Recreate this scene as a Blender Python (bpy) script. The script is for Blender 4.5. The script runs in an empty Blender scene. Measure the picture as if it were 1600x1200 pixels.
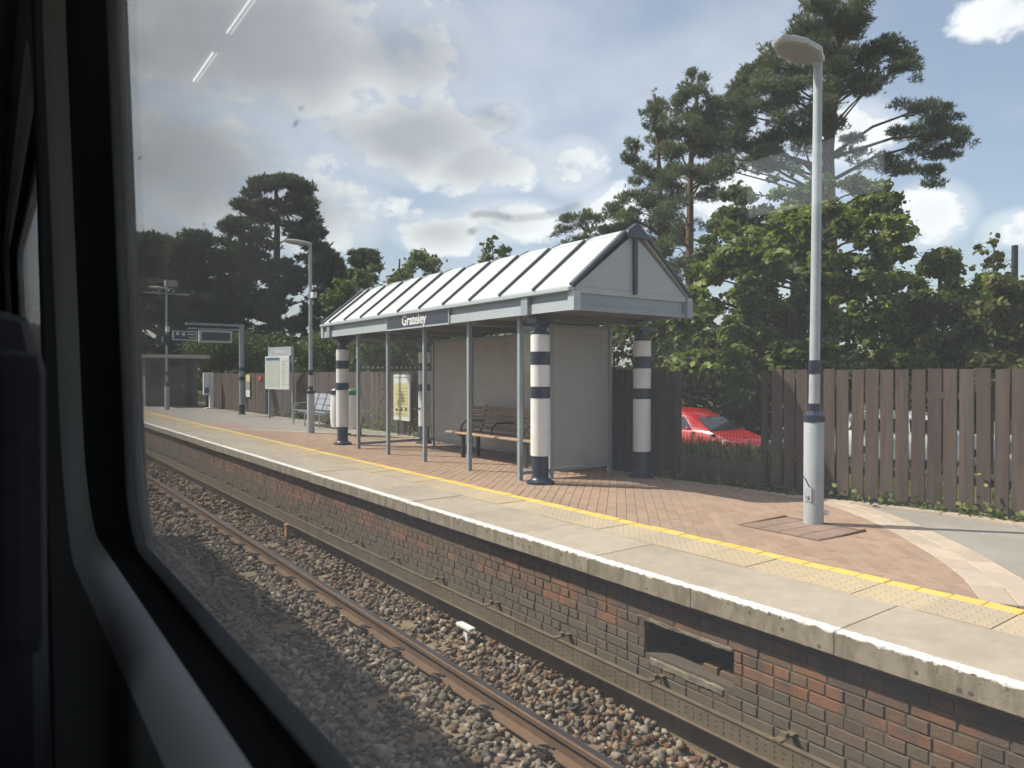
import bpy, bmesh, math, random
import numpy as np
from mathutils import Vector, Matrix

# ------------------------------------------------------------------ camera, sky, sun, exposure
SC = bpy.context.scene
F, HEYE, VPX, HOR = 1111.0, 1.414, -18.0, 587.0          # focal length in photo pixels, eye height over platform
TH = math.atan((800 - VPX) / F)
S_, C_ = math.sin(TH), math.cos(TH)
cam_data = bpy.data.cameras.new('camera'); cam = bpy.data.objects.new('camera', cam_data)
SC.collection.objects.link(cam); SC.camera = cam
cam_data.sensor_width = 36; cam_data.lens = F / 1600 * 36
cam_data.clip_start = 0.01; cam_data.clip_end = 3000
cam.location = (0, 0, HEYE)
cam.rotation_euler = (math.radians(90) - math.atan((600 - HOR) / F), 0, -TH)
cam_data.dof.use_dof = True; cam_data.dof.focus_distance = 11; cam_data.dof.aperture_fstop = 7

SUN_EL = math.radians(48.0)
SUN_AZ = (-0.70, 0.714)                                    # horizontal direction towards the sun
SUN_DIR = Vector((SUN_AZ[0] * math.cos(SUN_EL), SUN_AZ[1] * math.cos(SUN_EL), math.sin(SUN_EL))).normalized()

def pix_dir(x, y):
    u = (x - 800) / F
    return Vector((S_ + u * C_, C_ - u * S_, (HOR - y) / F)).normalized()
def at_d(x, y, d):
    u = (x - 800) / F
    return Vector((d * (S_ + u * C_), d * (C_ - u * S_), HEYE + (HOR - y) * d / F))

world = bpy.data.worlds.new('World'); SC.world = world; world.use_nodes = True
def build_world():
    nt = world.node_tree; nt.nodes.clear(); N = nt.nodes.new; L = nt.links.new
    out = N('ShaderNodeOutputWorld'); bg = N('ShaderNodeBackground'); bg.inputs['Strength'].default_value = 0.11
    L(bg.outputs[0], out.inputs[0])
    sky = N('ShaderNodeTexSky'); sky.sky_type = 'NISHITA'; sky.sun_disc = False
    sky.sun_elevation = SUN_EL; sky.sun_rotation = math.atan2(SUN_AZ[0], SUN_AZ[1])
    sky.air_density = 1.0; sky.dust_density = 2.2; sky.ozone_density = 1.0
    tc = N('ShaderNodeTexCoord'); D = tc.outputs['Generated']
    def m(op, a, b=None, clamp=False):
        n = N('ShaderNodeMath'); n.operation = op; n.use_clamp = clamp
        for i, v in enumerate((a, b)):
            if v is None: continue
            if isinstance(v, (int, float)): n.inputs[i].default_value = v
            else: L(v, n.inputs[i])
        return n.outputs[0]
    def dot(vec):
        n = N('ShaderNodeVectorMath'); n.operation = 'DOT_PRODUCT'; L(D, n.inputs[0]); n.inputs[1].default_value = vec
        return n.outputs['Value']
    def noise(scale, detail, rough, off=(0, 0, 0), zs=1.6):
        mp = N('ShaderNodeMapping'); mp.inputs['Location'].default_value = off; mp.inputs['Scale'].default_value = (1, 1, zs)
        L(D, mp.inputs['Vector'])
        n = N('ShaderNodeTexNoise'); n.inputs['Scale'].default_value = scale; n.inputs['Detail'].default_value = detail
        n.inputs['Roughness'].default_value = rough; L(mp.outputs[0], n.inputs['Vector'])
        return n.outputs['Fac']
    def ramp(v, a, b):
        n = N('ShaderNodeMapRange'); n.interpolation_type = 'SMOOTHSTEP'
        L(v, n.inputs[0]); n.inputs[1].default_value = a; n.inputs[2].default_value = b
        return n.outputs[0]
    fine = noise(7.0, 9, 0.6); mid = noise(2.6, 6, 0.55, (3.1, 1.7, 0.4)); big = noise(1.5, 4, 0.5, (7.3, 2.2, 5.0))
    # cumulus groups: (pixel centre, half width, half height) turned into sky directions
    puffs = [(775, 188, 75, 40), (895, 262, 75, 60), (690, 365, 110, 45), (800, 345, 120, 45), (640, 215, 230, 90), (760, 255, 150, 60),
             (1575, 15, 75, 45), (1450, 335, 75, 60), (1600, 355, 70, 35), (1130, 300, 90, 70), (960, 330, 90, 60), (1330, 210, 80, 60),
             (430, 60, 330, 170), (300, 260, 260, 130), (480, 330, 170, 90), (240, 420, 200, 120), (620, 80, 170, 110), (330, -120, 400, 200)]
    acc = None
    for (x, y, rx, ry) in puffs:
        c = pix_dir(x, y); t = Vector((c.y, -c.x, 0)).normalized(); up = t.cross(c)
        a = m('DIVIDE', dot(t), rx / F * 0.85); b = m('DIVIDE', dot(up), ry / F * 0.85)
        r2 = m('ADD', m('MULTIPLY', a, a), m('MULTIPLY', b, b))
        g = m('SUBTRACT', 1.0, m('SQRT', r2))
        g = m('MINIMUM', g, m('SUBTRACT', m('MULTIPLY', dot(c), 8.0), 4.0))
        g = m('MAXIMUM', g, -1.0)
        acc = g if acc is None else m('MAXIMUM', acc, g)
    bill = noise(13.0, 10, 0.62, (1.3, 4.1, 2.2), 1.2)
    shape = m('ADD', m('MULTIPLY', m('MINIMUM', acc, 0.62), 0.62), m('ADD', m('MULTIPLY', m('SUBTRACT', fine, 0.5), 1.7), m('MULTIPLY', m('SUBTRACT', bill, 0.5), 0.9)))
    cov1 = m('MAXIMUM', ramp(shape, 0.02, 0.34), m('MULTIPLY', ramp(m('ADD', acc, m('SUBTRACT', mid, 0.5)), -0.35, 0.5), 0.6))
    # the rest of the sky carries the same broken cumulus
    front = dot(pix_dir(800, 300)); away = ramp(front, 0.72, 0.45)
    field = m('ADD', m('MULTIPLY', m('SUBTRACT', mid, 0.5), 2.2), m('MULTIPLY', m('SUBTRACT', fine, 0.5), 1.2))
    cov2 = m('MULTIPLY', ramp(field, 0.0, 0.35), away)
    wisps = m('ADD', 0.15, m('MULTIPLY', ramp(mid, 0.38, 0.75), 0.34))
    cover = m('MAXIMUM', m('MAXIMUM', cov1, cov2), wisps)
    # cloud body: thick parts grey, rims white
    dark_c = pix_dir(430, 40); near_dark = ramp(dot(dark_c), 0.90, 0.985)
    soft = m('ADD', acc, m('ADD', m('MULTIPLY', m('SUBTRACT', mid, 0.5), 1.5), m('MULTIPLY', m('SUBTRACT', fine, 0.5), 0.7)))
    thick = m('MULTIPLY', ramp(soft, 0.05, 0.95), m('ADD', 0.20, m('MULTIPLY', near_dark, 0.70)))
    thick2 = m('MULTIPLY', m('MULTIPLY', ramp(field, 0.25, 0.8), away), 0.6)
    tk = m('MAXIMUM', thick, thick2)
    cr = N('ShaderNodeMix'); cr.data_type = 'RGBA'; L(tk, cr.inputs['Factor'])
    cr.inputs['A'].default_value = (7.3, 7.35, 7.45, 1); cr.inputs['B'].default_value = (3.3, 3.45, 3.75, 1)
    mx = N('ShaderNodeMix'); mx.data_type = 'RGBA'; L(m('MULTIPLY', cover, 0.95), mx.inputs['Factor'])
    L(sky.outputs[0], mx.inputs['A']); L(cr.outputs['Result'], mx.inputs['B'])
    L(mx.outputs['Result'], bg.inputs['Color'])
build_world()
sun_data = bpy.data.lights.new('sun', 'SUN'); sun_data.energy = 4.6; sun_data.angle = math.radians(0.55); sun_data.color = (1, 0.93, 0.82)
sun = bpy.data.objects.new('sun', sun_data); SC.collection.objects.link(sun)
sun.rotation_euler = SUN_DIR.to_track_quat('Z', 'Y').to_euler(); sun.location = (0, 0, 30)
SC.view_settings.view_transform = 'Standard'; SC.view_settings.look = 'None'; SC.view_settings.gamma = 1
SC.view_settings.exposure = 0.84
SC.cycles.max_bounces = 8; SC.cycles.transparent_max_bounces = 16; SC.cycles.sample_clamp_indirect = 8

# ------------------------------------------------------------------ helpers
rng = np.random.default_rng(7); random.seed(7)
COL = SC.collection
def link(o, parent=None):
    COL.objects.link(o)
    if parent is not None: o.parent = parent
    return o
def tag(o, label, cat, group=None):
    o['label'] = label; o['category'] = cat
    if group: o['group'] = group
    return o
def empty(name, loc=(0, 0, 0), rz=0.0):
    o = bpy.data.objects.new(name, None); o.location = loc; o.rotation_euler = (0, 0, rz); o.empty_display_size = 0.1
    return link(o)
def copy_tree(o, parent=None):
    c = o.copy(); COL.objects.link(c); c.parent = parent
    for ch in o.children: copy_tree(ch, c)
    return c

def material(name, base, rough=0.7, var=0.0, scale=6.0, bump=0.0, bscale=60.0, metal=0.0, tint=None, tint_scale=2.0, tint_amt=0.5, rand=0.0, spec=0.5, coat=0.0, tint_lo=0.45, tint_hi=0.65, stretch=None):
    m = bpy.data.materials.new(name); m.use_nodes = True; nt = m.node_tree; N = nt.nodes.new; L = nt.links.new
    b = nt.nodes['Principled BSDF']; b.inputs['Roughness'].default_value = rough; b.inputs['Metallic'].default_value = metal
    b.inputs['Specular IOR Level'].default_value = spec; b.inputs['Coat Weight'].default_value = coat
    tc = N('ShaderNodeTexCoord'); geo = N('ShaderNodeNewGeometry'); P = geo.outputs['Position']
    if stretch:
        mp = N('ShaderNodeMapping'); mp.inputs['Scale'].default_value = stretch; L(P, mp.inputs[0]); P = mp.outputs[0]
    col = N('ShaderNodeRGB'); col.outputs[0].default_value = (*base, 1); c = col.outputs[0]
    def mul(c, fac_socket, lo, hi):
        mr = N('ShaderNodeMapRange'); L(fac_socket, mr.inputs[0]); mr.inputs[3].default_value = lo; mr.inputs[4].default_value = hi
        n = N('ShaderNodeMix'); n.data_type = 'RGBA'; n.blend_type = 'MULTIPLY'; n.inputs['Factor'].default_value = 1
        L(c, n.inputs['A']); L(mr.outputs[0], n.inputs['B']); return n.outputs['Result']
    if var:
        t = N('ShaderNodeTexNoise'); t.inputs['Scale'].default_value = scale; t.inputs['Detail'].default_value = 8; t.inputs['Roughness'].default_value = 0.65
        L(P, t.inputs['Vector']); c = mul(c, t.outputs['Fac'], 1 - 1.6 * var, 1 + 1.6 * var)
    if tint is not None:
        t = N('ShaderNodeTexNoise'); t.inputs['Scale'].default_value = tint_scale; t.inputs['Detail'].default_value = 6; t.inputs['Roughness'].default_value = 0.6
        L(P, t.inputs['Vector'])
        mr = N('ShaderNodeMapRange'); mr.interpolation_type = 'SMOOTHSTEP'; L(t.outputs['Fac'], mr.inputs[0])
        mr.inputs[1].default_value = tint_lo; mr.inputs[2].default_value = tint_hi; mr.inputs[4].default_value = tint_amt
        n = N('ShaderNodeMix'); n.data_type = 'RGBA'; L(mr.outputs[0], n.inputs['Factor']); L(c, n.inputs['A']); n.inputs['B'].default_value = (*tint, 1)
        c = n.outputs['Result']
    if rand:
        oi = N('ShaderNodeObjectInfo'); c = mul(c, oi.outputs['Random'], 1 - rand, 1 + rand)
    L(c, b.inputs['Base Color'])
    if bump:
        t = N('ShaderNodeTexNoise'); t.inputs['Scale'].default_value = bscale; t.inputs['Detail'].default_value = 6; L(P, t.inputs['Vector'])
        bp = N('ShaderNodeBump'); bp.inputs['Strength'].default_value = bump; bp.inputs['Distance'].default_value = 0.01
        L(t.outputs['Fac'], bp.inputs['Height']); L(bp.outputs[0], b.inputs['Normal'])
    return m

class MB:
    """collects simple solids into one mesh"""
    def __init__(s): s.v = []; s.f = []; s.mi = []
    def add(s, vs, fs, mi=0):
        o = len(s.v); s.v += [tuple(v) for v in vs]; s.f += [tuple(i + o for i in f) for f in fs]; s.mi += [mi] * len(fs); return s
    def box(s, x0, x1, y0, y1, z0, z1, mi=0, M=None):
        vs = [Vector((x, y, z)) for z in (z0, z1) for y in (y0, y1) for x in (x0, x1)]
        if M is not None: vs = [M @ v for v in vs]
        return s.add(vs, [(0, 2, 3, 1), (4, 5, 7, 6), (0, 1, 5, 4), (2, 6, 7, 3), (0, 4, 6, 2), (1, 3, 7, 5)], mi)
    def prism(s, pts, z0, z1, mi=0, ch=0.0):
        """vertical prism over a counter-clockwise xy polygon; z0/z1 may be functions of (x, y); ch chamfers the top"""
        n = len(pts); g = lambda z, p: z(p[0], p[1]) if callable(z) else z
        cx = sum(p[0] for p in pts) / n; cy = sum(p[1] for p in pts) / n
        vs = [(p[0], p[1], g(z0, p)) for p in pts]; fs = []
        if ch:
            vs += [(p[0], p[1], g(z1, p) - ch) for p in pts]
            for p in pts:
                l = math.hypot(p[0] - cx, p[1] - cy) or 1; k = max(0.0, 1 - ch * 1.3 / l)
                vs.append((cx + (p[0] - cx) * k, cy + (p[1] - cy) * k, g(z1, p)))
            for a in (0, n):
                fs += [(a + i, a + (i + 1) % n, a + n + (i + 1) % n, a + n + i) for i in range(n)]
            fs.append(tuple(range(2 * n, 3 * n)))
        else:
            vs += [(p[0], p[1], g(z1, p)) for p in pts]
            fs += [(i, (i + 1) % n, n + (i + 1) % n, n + i) for i in range(n)]; fs.append(tuple(range(n, 2 * n)))
        fs.append(tuple(range(n - 1, -1, -1)))
        return s.add(vs, fs, mi)
    def tube(s, pts, rad, n=10, mi=0, cap=True):
        pts = [Vector(p) for p in pts]; rad = rad if isinstance(rad, (list, tuple)) else [rad] * len(pts)
        vs = []; fs = []; prev = None
        for i, p in enumerate(pts):
            d = (pts[min(i + 1, len(pts) - 1)] - pts[max(i - 1, 0)]).normalized()
            a = prev - d * prev.dot(d) if prev is not None else d.orthogonal()
            if a.length < 1e-6: a = d.orthogonal()
            a.normalize(); prev = a; b = d.cross(a)
            vs += [p + (a * math.cos(2 * math.pi * k / n) + b * math.sin(2 * math.pi * k / n)) * rad[i] for k in range(n)]
        for i in range(len(pts) - 1):
            fs += [(i * n + k, i * n + (k + 1) % n, (i + 1) * n + (k + 1) % n, (i + 1) * n + k) for k in range(n)]
        if cap: fs += [tuple(range(n - 1, -1, -1)), tuple(range((len(pts) - 1) * n, len(pts) * n))]
        return s.add(vs, fs, mi)
    def lathe(s, prof, c=(0, 0, 0), n=24, mi=0):
        vs = []; fs = []
        for (r, z) in prof:
            vs += [(c[0] + r * math.cos(2 * math.pi * k / n), c[1] + r * math.sin(2 * math.pi * k / n), c[2] + z) for k in range(n)]
        for i in range(len(prof) - 1):
            fs += [(i * n + k, i * n + (k + 1) % n, (i + 1) * n + (k + 1) % n, (i + 1) * n + k) for k in range(n)]
        fs += [tuple(range(n - 1, -1, -1)), tuple(range((len(prof) - 1) * n, len(prof) * n))]
        return s.add(vs, fs, mi)
    def mesh(s, name, mats, smooth=False, bevel=0.0):
        me = bpy.data.meshes.new(name); me.from_pydata(s.v, [], s.f)
        for m in (mats if isinstance(mats, (list, tuple)) else [mats]): me.materials.append(m)
        if any(s.mi): me.polygons.foreach_set('material_index', s.mi)
        if bevel:
            bm = bmesh.new(); bm.from_mesh(me); bmesh.ops.remove_doubles(bm, verts=bm.verts, dist=1e-5)
            bmesh.ops.bevel(bm, geom=[e for e in bm.edges if len(e.link_faces) == 2 and e.calc_face_angle(0) > 0.6], offset=bevel, segments=2, affect='EDGES', profile=0.6)
            bm.to_mesh(me); bm.free()
        if smooth:
            me.polygons.foreach_set('use_smooth', [True] * len(me.polygons)); me.set_sharp_from_angle(angle=math.radians(38))
        me.update(); return me
    def build(s, name, mats, parent=None, smooth=False, bevel=0.0, loc=None):
        o = bpy.data.objects.new(name, s.mesh(name, mats, smooth, bevel))
        if loc is not None: o.location = loc
        return link(o, parent)
def mbox(name, mat, parent, x0, x1, y0, y1, z0, z1, bevel=0.0, M=None):
    return MB().box(x0, x1, y0, y1, z0, z1, M=M).build(name, mat, parent, bevel=bevel)
def instance(name, me, parent, loc=(0, 0, 0), rot=(0, 0, 0), scale=None):
    o = bpy.data.objects.new(name, me); o.location = loc; o.rotation_euler = rot
    if scale: o.scale = scale
    return link(o, parent)
def text_mesh(name, txt, size, mat, parent, loc, rot, bold=0.0, align='CENTER'):
    cu = bpy.data.curves.new(name, 'FONT'); cu.body = txt; cu.size = size; cu.extrude = 0.002; cu.offset = bold; cu.align_x = align; cu.align_y = 'CENTER'
    tmp = bpy.data.objects.new(name, cu); COL.objects.link(tmp); bpy.context.view_layer.update()
    me = bpy.data.meshes.new_from_object(tmp); bpy.data.objects.remove(tmp); me.materials.clear(); me.materials.append(mat)
    o = bpy.data.objects.new(name, me); o.location = loc; o.rotation_euler = rot
    return link(o, parent)
def np_mesh(name, V, faces_n, F_idx, mat, col=None, smooth=False):
    """V (n,3), faces of a constant size faces_n, flat index array"""
    me = bpy.data.meshes.new(name); nf = len(F_idx) // faces_n
    me.vertices.add(len(V)); me.vertices.foreach_set('co', np.asarray(V, np.float32).ravel())
    me.loops.add(len(F_idx)); me.loops.foreach_set('vertex_index', np.asarray(F_idx, np.int32))
    me.polygons.add(nf); me.polygons.foreach_set('loop_start', np.arange(0, nf * faces_n, faces_n, dtype=np.int32))
    if col is not None:
        a = me.color_attributes.new('col', 'FLOAT_COLOR', 'POINT'); c4 = np.ones((len(V), 4), np.float32); c4[:, :3] = col; a.data.foreach_set('color', c4.ravel())
    me.materials.append(mat); me.update(calc_edges=True); me.validate()
    return me

def attr_mat(name, rough=0.8, transl=0.0, bump=0.0, spec=0.3):
    m = bpy.data.materials.new(name); m.use_nodes = True; nt = m.node_tree; N = nt.nodes.new; L = nt.links.new
    b = nt.nodes['Principled BSDF']; b.inputs['Roughness'].default_value = rough; b.inputs['Specular IOR Level'].default_value = spec
    a = N('ShaderNodeAttribute'); a.attribute_name = 'col'; c = a.outputs['Color']
    L(c, b.inputs['Base Color'])
    if bump:
        t = N('ShaderNodeTexNoise'); t.inputs['Scale'].default_value = 70; t.inputs['Detail'].default_value = 5
        g = N('ShaderNodeNewGeometry'); L(g.outputs['Position'], t.inputs['Vector'])
        bp = N('ShaderNodeBump'); bp.inputs['Strength'].default_value = bump; bp.inputs['Distance'].default_value = 0.01; L(t.outputs['Fac'], bp.inputs['Height']); L(bp.outputs[0], b.inputs['Normal'])
    if transl:
        t = N('ShaderNodeBsdfTranslucent'); mx = N('ShaderNodeMixShader'); mx.inputs[0].default_value = transl
        g = N('ShaderNodeMix'); g.data_type = 'RGBA'; g.blend_type = 'MULTIPLY'; g.inputs['Factor'].default_value = 1; L(c, g.inputs['A']); g.inputs['B'].default_value = (1.5, 1.6, 0.7, 1)
        L(g.outputs['Result'], t.inputs['Color']); L(b.outputs[0], mx.inputs[1]); L(t.outputs[0], mx.inputs[2])
        L(mx.outputs[0], nt.nodes['Material Output'].inputs[0])
    return m

def glass_mat(name, tint=(0.96, 0.98, 0.97), dirt=0.0, dirt_col=(0.7, 0.7, 0.68), ior=1.5, smear=0.0):
    m = bpy.data.materials.new(name); m.use_nodes = True; nt = m.node_tree; nt.nodes.clear(); N = nt.nodes.new; L = nt.links.new
    out = N('ShaderNodeOutputMaterial'); tr = N('ShaderNodeBsdfTransparent'); tr.inputs[0].default_value = (*tint, 1)
    gl = N('ShaderNodeBsdfGlossy'); gl.inputs['Roughness'].default_value = 0.0; gl.inputs['Color'].default_value = (1, 1, 1, 1)
    # equal air-to-glass reflectance for both faces of the sheet
    geo = N('ShaderNodeNewGeometry'); fr = N('ShaderNodeFresnel')
    mr = N('ShaderNodeMapRange'); L(geo.outputs['Backfacing'], mr.inputs[0]); mr.inputs[3].default_value = ior; mr.inputs[4].default_value = 1 / ior; L(mr.outputs[0], fr.inputs['IOR'])
    mx = N('ShaderNodeMixShader'); L(fr.outputs[0], mx.inputs[0]); L(tr.outputs[0], mx.inputs[1]); L(gl.outputs[0], mx.inputs[2]); last = mx.outputs[0]
    if dirt:
        tl = N('ShaderNodeBsdfTranslucent'); tl.inputs[0].default_value = (*dirt_col, 1); df = N('ShaderNodeBsdfDiffuse'); df.inputs[0].default_value = (*dirt_col, 1)
        m1 = N('ShaderNodeMixShader'); m1.inputs[0].default_value = 0.35; L(tl.outputs[0], m1.inputs[1]); L(df.outputs[0], m1.inputs[2])
        t = N('ShaderNodeTexNoise'); t.inputs['Scale'].default_value = 5; t.inputs['Detail'].default_value = 9; t.inputs['Roughness'].default_value = 0.7; L(geo.outputs['Position'], t.inputs['Vector'])
        r = N('ShaderNodeMapRange'); L(t.outputs['Fac'], r.inputs[0]); r.inputs[1].default_value = 0.3; r.inputs[2].default_value = 0.8; r.inputs[3].default_value = dirt * 0.6; r.inputs[4].default_value = dirt * 1.5
        m2 = N('ShaderNodeMixShader'); L(r.outputs[0], m2.inputs[0]); L(last, m2.inputs[1]); L(m1.outputs[0], m2.inputs[2]); last = m2.outputs[0]
    L(last, out.inputs[0]); return m

# ------------------------------------------------------------------ materials
M = {}
M['concrete'] = material('concrete', (0.36, 0.32, 0.26), 0.9, 0.16, 9, 0.25, 90, tint=(0.20, 0.17, 0.13), tint_scale=1.6, tint_amt=0.35, rand=0.06)
M['tactile'] = material('tactile_buff', (0.42, 0.335, 0.21), 0.85, 0.12, 7, 0.2, 80, tint=(0.36, 0.31, 0.24), tint_scale=1.2, tint_amt=0.6, rand=0.06)
M['yellow'] = material('yellow_paint', (0.66, 0.45, 0.10), 0.75, 0.10, 20, 0.2, 80, tint=(0.48, 0.40, 0.22), tint_scale=9, tint_amt=0.5, rand=0.05, tint_lo=0.55, tint_hi=0.75)
M['paver'] = material('paver', (0.32, 0.212, 0.145), 0.9, 0.14, 14, 0.3, 150, tint=(0.28, 0.20, 0.148), tint_scale=1.1, tint_amt=0.6, rand=0.06)
M['paver2'] = material('paver_pale', (0.335, 0.226, 0.156), 0.9, 0.14, 14, 0.3, 150, tint=(0.28, 0.20, 0.148), tint_scale=1.1, tint_amt=0.6, rand=0.06)
M['paver3'] = material('paver_dark', (0.30, 0.196, 0.134), 0.9, 0.14, 14, 0.3, 150, tint=(0.27, 0.192, 0.142), tint_scale=1.1, tint_amt=0.6, rand=0.06)
M['buffblock'] = material('buff_block', (0.44, 0.35, 0.27), 0.9, 0.14, 9, 0.25, 100, tint=(0.34, 0.29, 0.24), tint_scale=2, tint_amt=0.5, rand=0.08)
M['bed'] = material('sand_bed', (0.20, 0.15, 0.115), 0.95, 0.2, 20)
M['asphalt'] = material('asphalt', (0.265, 0.24, 0.208), 0.92, 0.22, 30, 0.5, 160, tint=(0.33, 0.295, 0.25), tint_scale=1.3, tint_amt=0.6)
M['patch'] = material('pink_patch', (0.33, 0.20, 0.17), 0.9, 0.14, 10)
M['brick_a'] = material('brick_red', (0.215, 0.098, 0.05), 0.9, 0.25, 16, 0.4, 70, tint=(0.085, 0.066, 0.05), tint_scale=4, tint_amt=0.85, rand=0.14, tint_lo=0.40, tint_hi=0.60)
M['brick_b'] = material('brick_brown', (0.14, 0.088, 0.052), 0.92, 0.25, 16, 0.4, 70, tint=(0.07, 0.055, 0.043), tint_scale=4, tint_amt=0.8, rand=0.14)
M['brick_c'] = material('brick_sooty', (0.112, 0.085, 0.056), 0.93, 0.22, 16, 0.4, 70, tint=(0.10, 0.085, 0.062), tint_scale=3, tint_amt=0.6, rand=0.12)
M['mortar'] = material('mortar', (0.088, 0.07, 0.053), 0.95, 0.25, 25, 0.3, 90)
M['rubble'] = material('pale_mortar', (0.20, 0.165, 0.12), 0.95, 0.28, 12, 0.7, 40, tint=(0.09, 0.07, 0.05), tint_scale=7, tint_amt=0.8)
M['void'] = material('recess_shade', (0.02, 0.018, 0.016), 0.95)  # near-black colour stands in for shade inside the wall recess and channel holes
M['galv'] = material('weathered_galvanised', (0.155, 0.118, 0.076), 0.7, 0.22, 12, 0.2, 90, metal=0.25, tint=(0.10, 0.075, 0.05), tint_scale=4, tint_amt=0.6)
M['rust'] = material('rail_rust', (0.135, 0.077, 0.043), 0.88, 0.2, 14, 0.25, 110, tint=(0.075, 0.05, 0.036), tint_scale=3, tint_amt=0.5)
M['railtop'] = material('rail_running_face', (0.42, 0.40, 0.42), 0.30, 0.1, 30, metal=1.0, tint=(0.16, 0.12, 0.10), tint_scale=2.5, tint_amt=0.35)
M['clip'] = material('clip_steel', (0.035, 0.026, 0.022), 0.7, 0.2, 30)
M['sleeper'] = material('sleeper_concrete', (0.20, 0.145, 0.09), 0.95, 0.22, 10, 0.4, 60, tint=(0.13, 0.085, 0.05), tint_scale=3, tint_amt=0.7)
M['grey'] = material('grey_paint', (0.255, 0.295, 0.325), 0.45, 0.05, 4, tint=(0.20, 0.225, 0.24), tint_scale=2.2, tint_amt=0.4)
M['grey_light'] = material('light_grey_paint', (0.40, 0.44, 0.455), 0.42, 0.05, 4)
M['navy'] = material('navy_paint', (0.016, 0.024, 0.046), 0.38, 0.08, 6)
M['white'] = material('white_paint', (0.76, 0.75, 0.73), 0.4, 0.03, 4, tint=(0.60, 0.57, 0.52), tint_scale=2.5, tint_amt=0.35)
M['roof_white'] = material('white_roof_sheet', (0.52, 0.54, 0.535), 0.5, 0.07, 5, tint=(0.45, 0.46, 0.43), tint_scale=2.6, tint_amt=0.6, rand=0.05)
M['batten'] = material('slate_batten', (0.045, 0.055, 0.072), 0.5, 0.1, 6)
M['gable'] = material('gable_sheet', (0.38, 0.39, 0.39), 0.5, 0.05, 5, tint=(0.35, 0.35, 0.34), tint_scale=1.8, tint_amt=0.4)
M['soffit'] = material('soffit_board', (0.13, 0.125, 0.12), 0.7, 0.1, 4)
M['frost'] = material('grey_panel', (0.36, 0.345, 0.325), 0.55, 0.06, 5, tint=(0.29, 0.275, 0.255), tint_scale=1.5, tint_amt=0.5)
M['wood'] = material('bench_wood', (0.19, 0.125, 0.08), 0.7, 0.25, 9, 0.2, 60, rand=0.15)
M['wood_worn'] = material('bench_wood_worn', (0.42, 0.29, 0.18), 0.75, 0.2, 12, 0.2, 60, tint=(0.2, 0.12, 0.07), tint_scale=8, tint_amt=0.7, tint_lo=0.55, tint_hi=0.7)
M['black'] = material('black_iron', (0.012, 0.012, 0.014), 0.5)
M['fence'] = material('fence_stain', (0.064, 0.043, 0.036), 0.85, 0.36, 26, 0.5, 60, tint=(0.098, 0.074, 0.062), tint_scale=9, tint_amt=0.75, rand=0.26, stretch=(1, 1, .07))
M['fence_rail'] = material('fence_rail', (0.06, 0.042, 0.036), 0.9, 0.2, 11)
M['wire'] = material('green_wire', (0.045, 0.05, 0.04), 0.6)
M['lampgrey'] = material('lamp_grey', (0.36, 0.39, 0.41), 0.42, 0.05, 6, tint=(0.28, 0.30, 0.31), tint_scale=4, tint_amt=0.45)
M['lamphead'] = material('lamp_head_grey', (0.42, 0.43, 0.43), 0.5, 0.08, 8)
M['lampglass'] = material('lamp_diffuser', (0.25, 0.24, 0.23), 0.25, 0.06, 10)
M['cover'] = material('cover_steel', (0.255, 0.17, 0.13), 0.75, 0.25, 14, 0.4, 60, rand=0.1)
M['plastic_white'] = material('white_plastic', (0.72, 0.72, 0.70), 0.5, 0.05, 8)
M['bin_green'] = material('green_plastic', (0.02, 0.22, 0.06), 0.45)
M['steel'] = material('seat_steel', (0.36, 0.38, 0.40), 0.4, 0.06, 8, metal=0.6)
M['paper'] = material('poster_paper', (0.66, 0.66, 0.62), 0.5, 0.03, 3)
M['paper_y'] = material('poster_yellow', (0.62, 0.53, 0.24), 0.5, 0.04, 3)
M['paper_map'] = material('map_paper', (0.50, 0.53, 0.46), 0.5, 0.10, 14)
M['blue'] = material('sign_blue', (0.045, 0.13, 0.27), 0.5)
M['ink'] = material('ink_grey', (0.24, 0.24, 0.24), 0.6)
M['red'] = material('red_sign', (0.55, 0.05, 0.05), 0.5)
M['screen'] = material('dark_screen', (0.035, 0.037, 0.04), 0.35)
M['render'] = material('building_wall', (0.16, 0.145, 0.135), 0.85, 0.1, 5)
M['door'] = material('building_door', (0.13, 0.105, 0.095), 0.6, 0.08, 5)
M['teal'] = material('dark_frame', (0.05, 0.065, 0.075), 0.5)
M['roof_edge'] = material('roof_edge', (0.50, 0.48, 0.42), 0.6, 0.1, 5)
M['bark'] = material('pine_bark', (0.10, 0.068, 0.05), 0.95, 0.3, 6, 0.7, 18, tint=(0.19, 0.10, 0.06), tint_scale=1.2, tint_amt=0.5)
M['bark_d'] = material('grey_bark', (0.065, 0.055, 0.045), 0.95, 0.3, 6, 0.6, 18)
M['soil'] = material('ground_soil', (0.085, 0.075, 0.045), 0.95, 0.3, 1.5, 0.3, 12, tint=(0.05, 0.075, 0.022), tint_scale=0.6, tint_amt=0.8)
M['carpark'] = material('car_park_gravel', (0.20, 0.19, 0.175), 0.95, 0.12, 4, 0.2, 60)
M['car_red'] = material('red_car_paint', (0.42, 0.012, 0.014), 0.28, coat=0.8)
M['car_white'] = material('white_car_paint', (0.72, 0.73, 0.74), 0.25, coat=0.8)
M['carglass'] = material('car_glass', (0.02, 0.025, 0.028), 0.05, spec=0.8)
M['tyre'] = material('tyre', (0.02, 0.02, 0.02), 0.85)
M['alloy'] = material('alloy', (0.45, 0.45, 0.46), 0.35, metal=0.8)
M['headlamp'] = material('headlamp', (0.62, 0.63, 0.62), 0.12, spec=0.9)
M['leaf'] = attr_mat('leaf', 0.6, 0.34)
M['needle'] = attr_mat('needle', 0.65, 0.28)
M['grassblade'] = attr_mat('grass', 0.7, 0.3)
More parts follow.
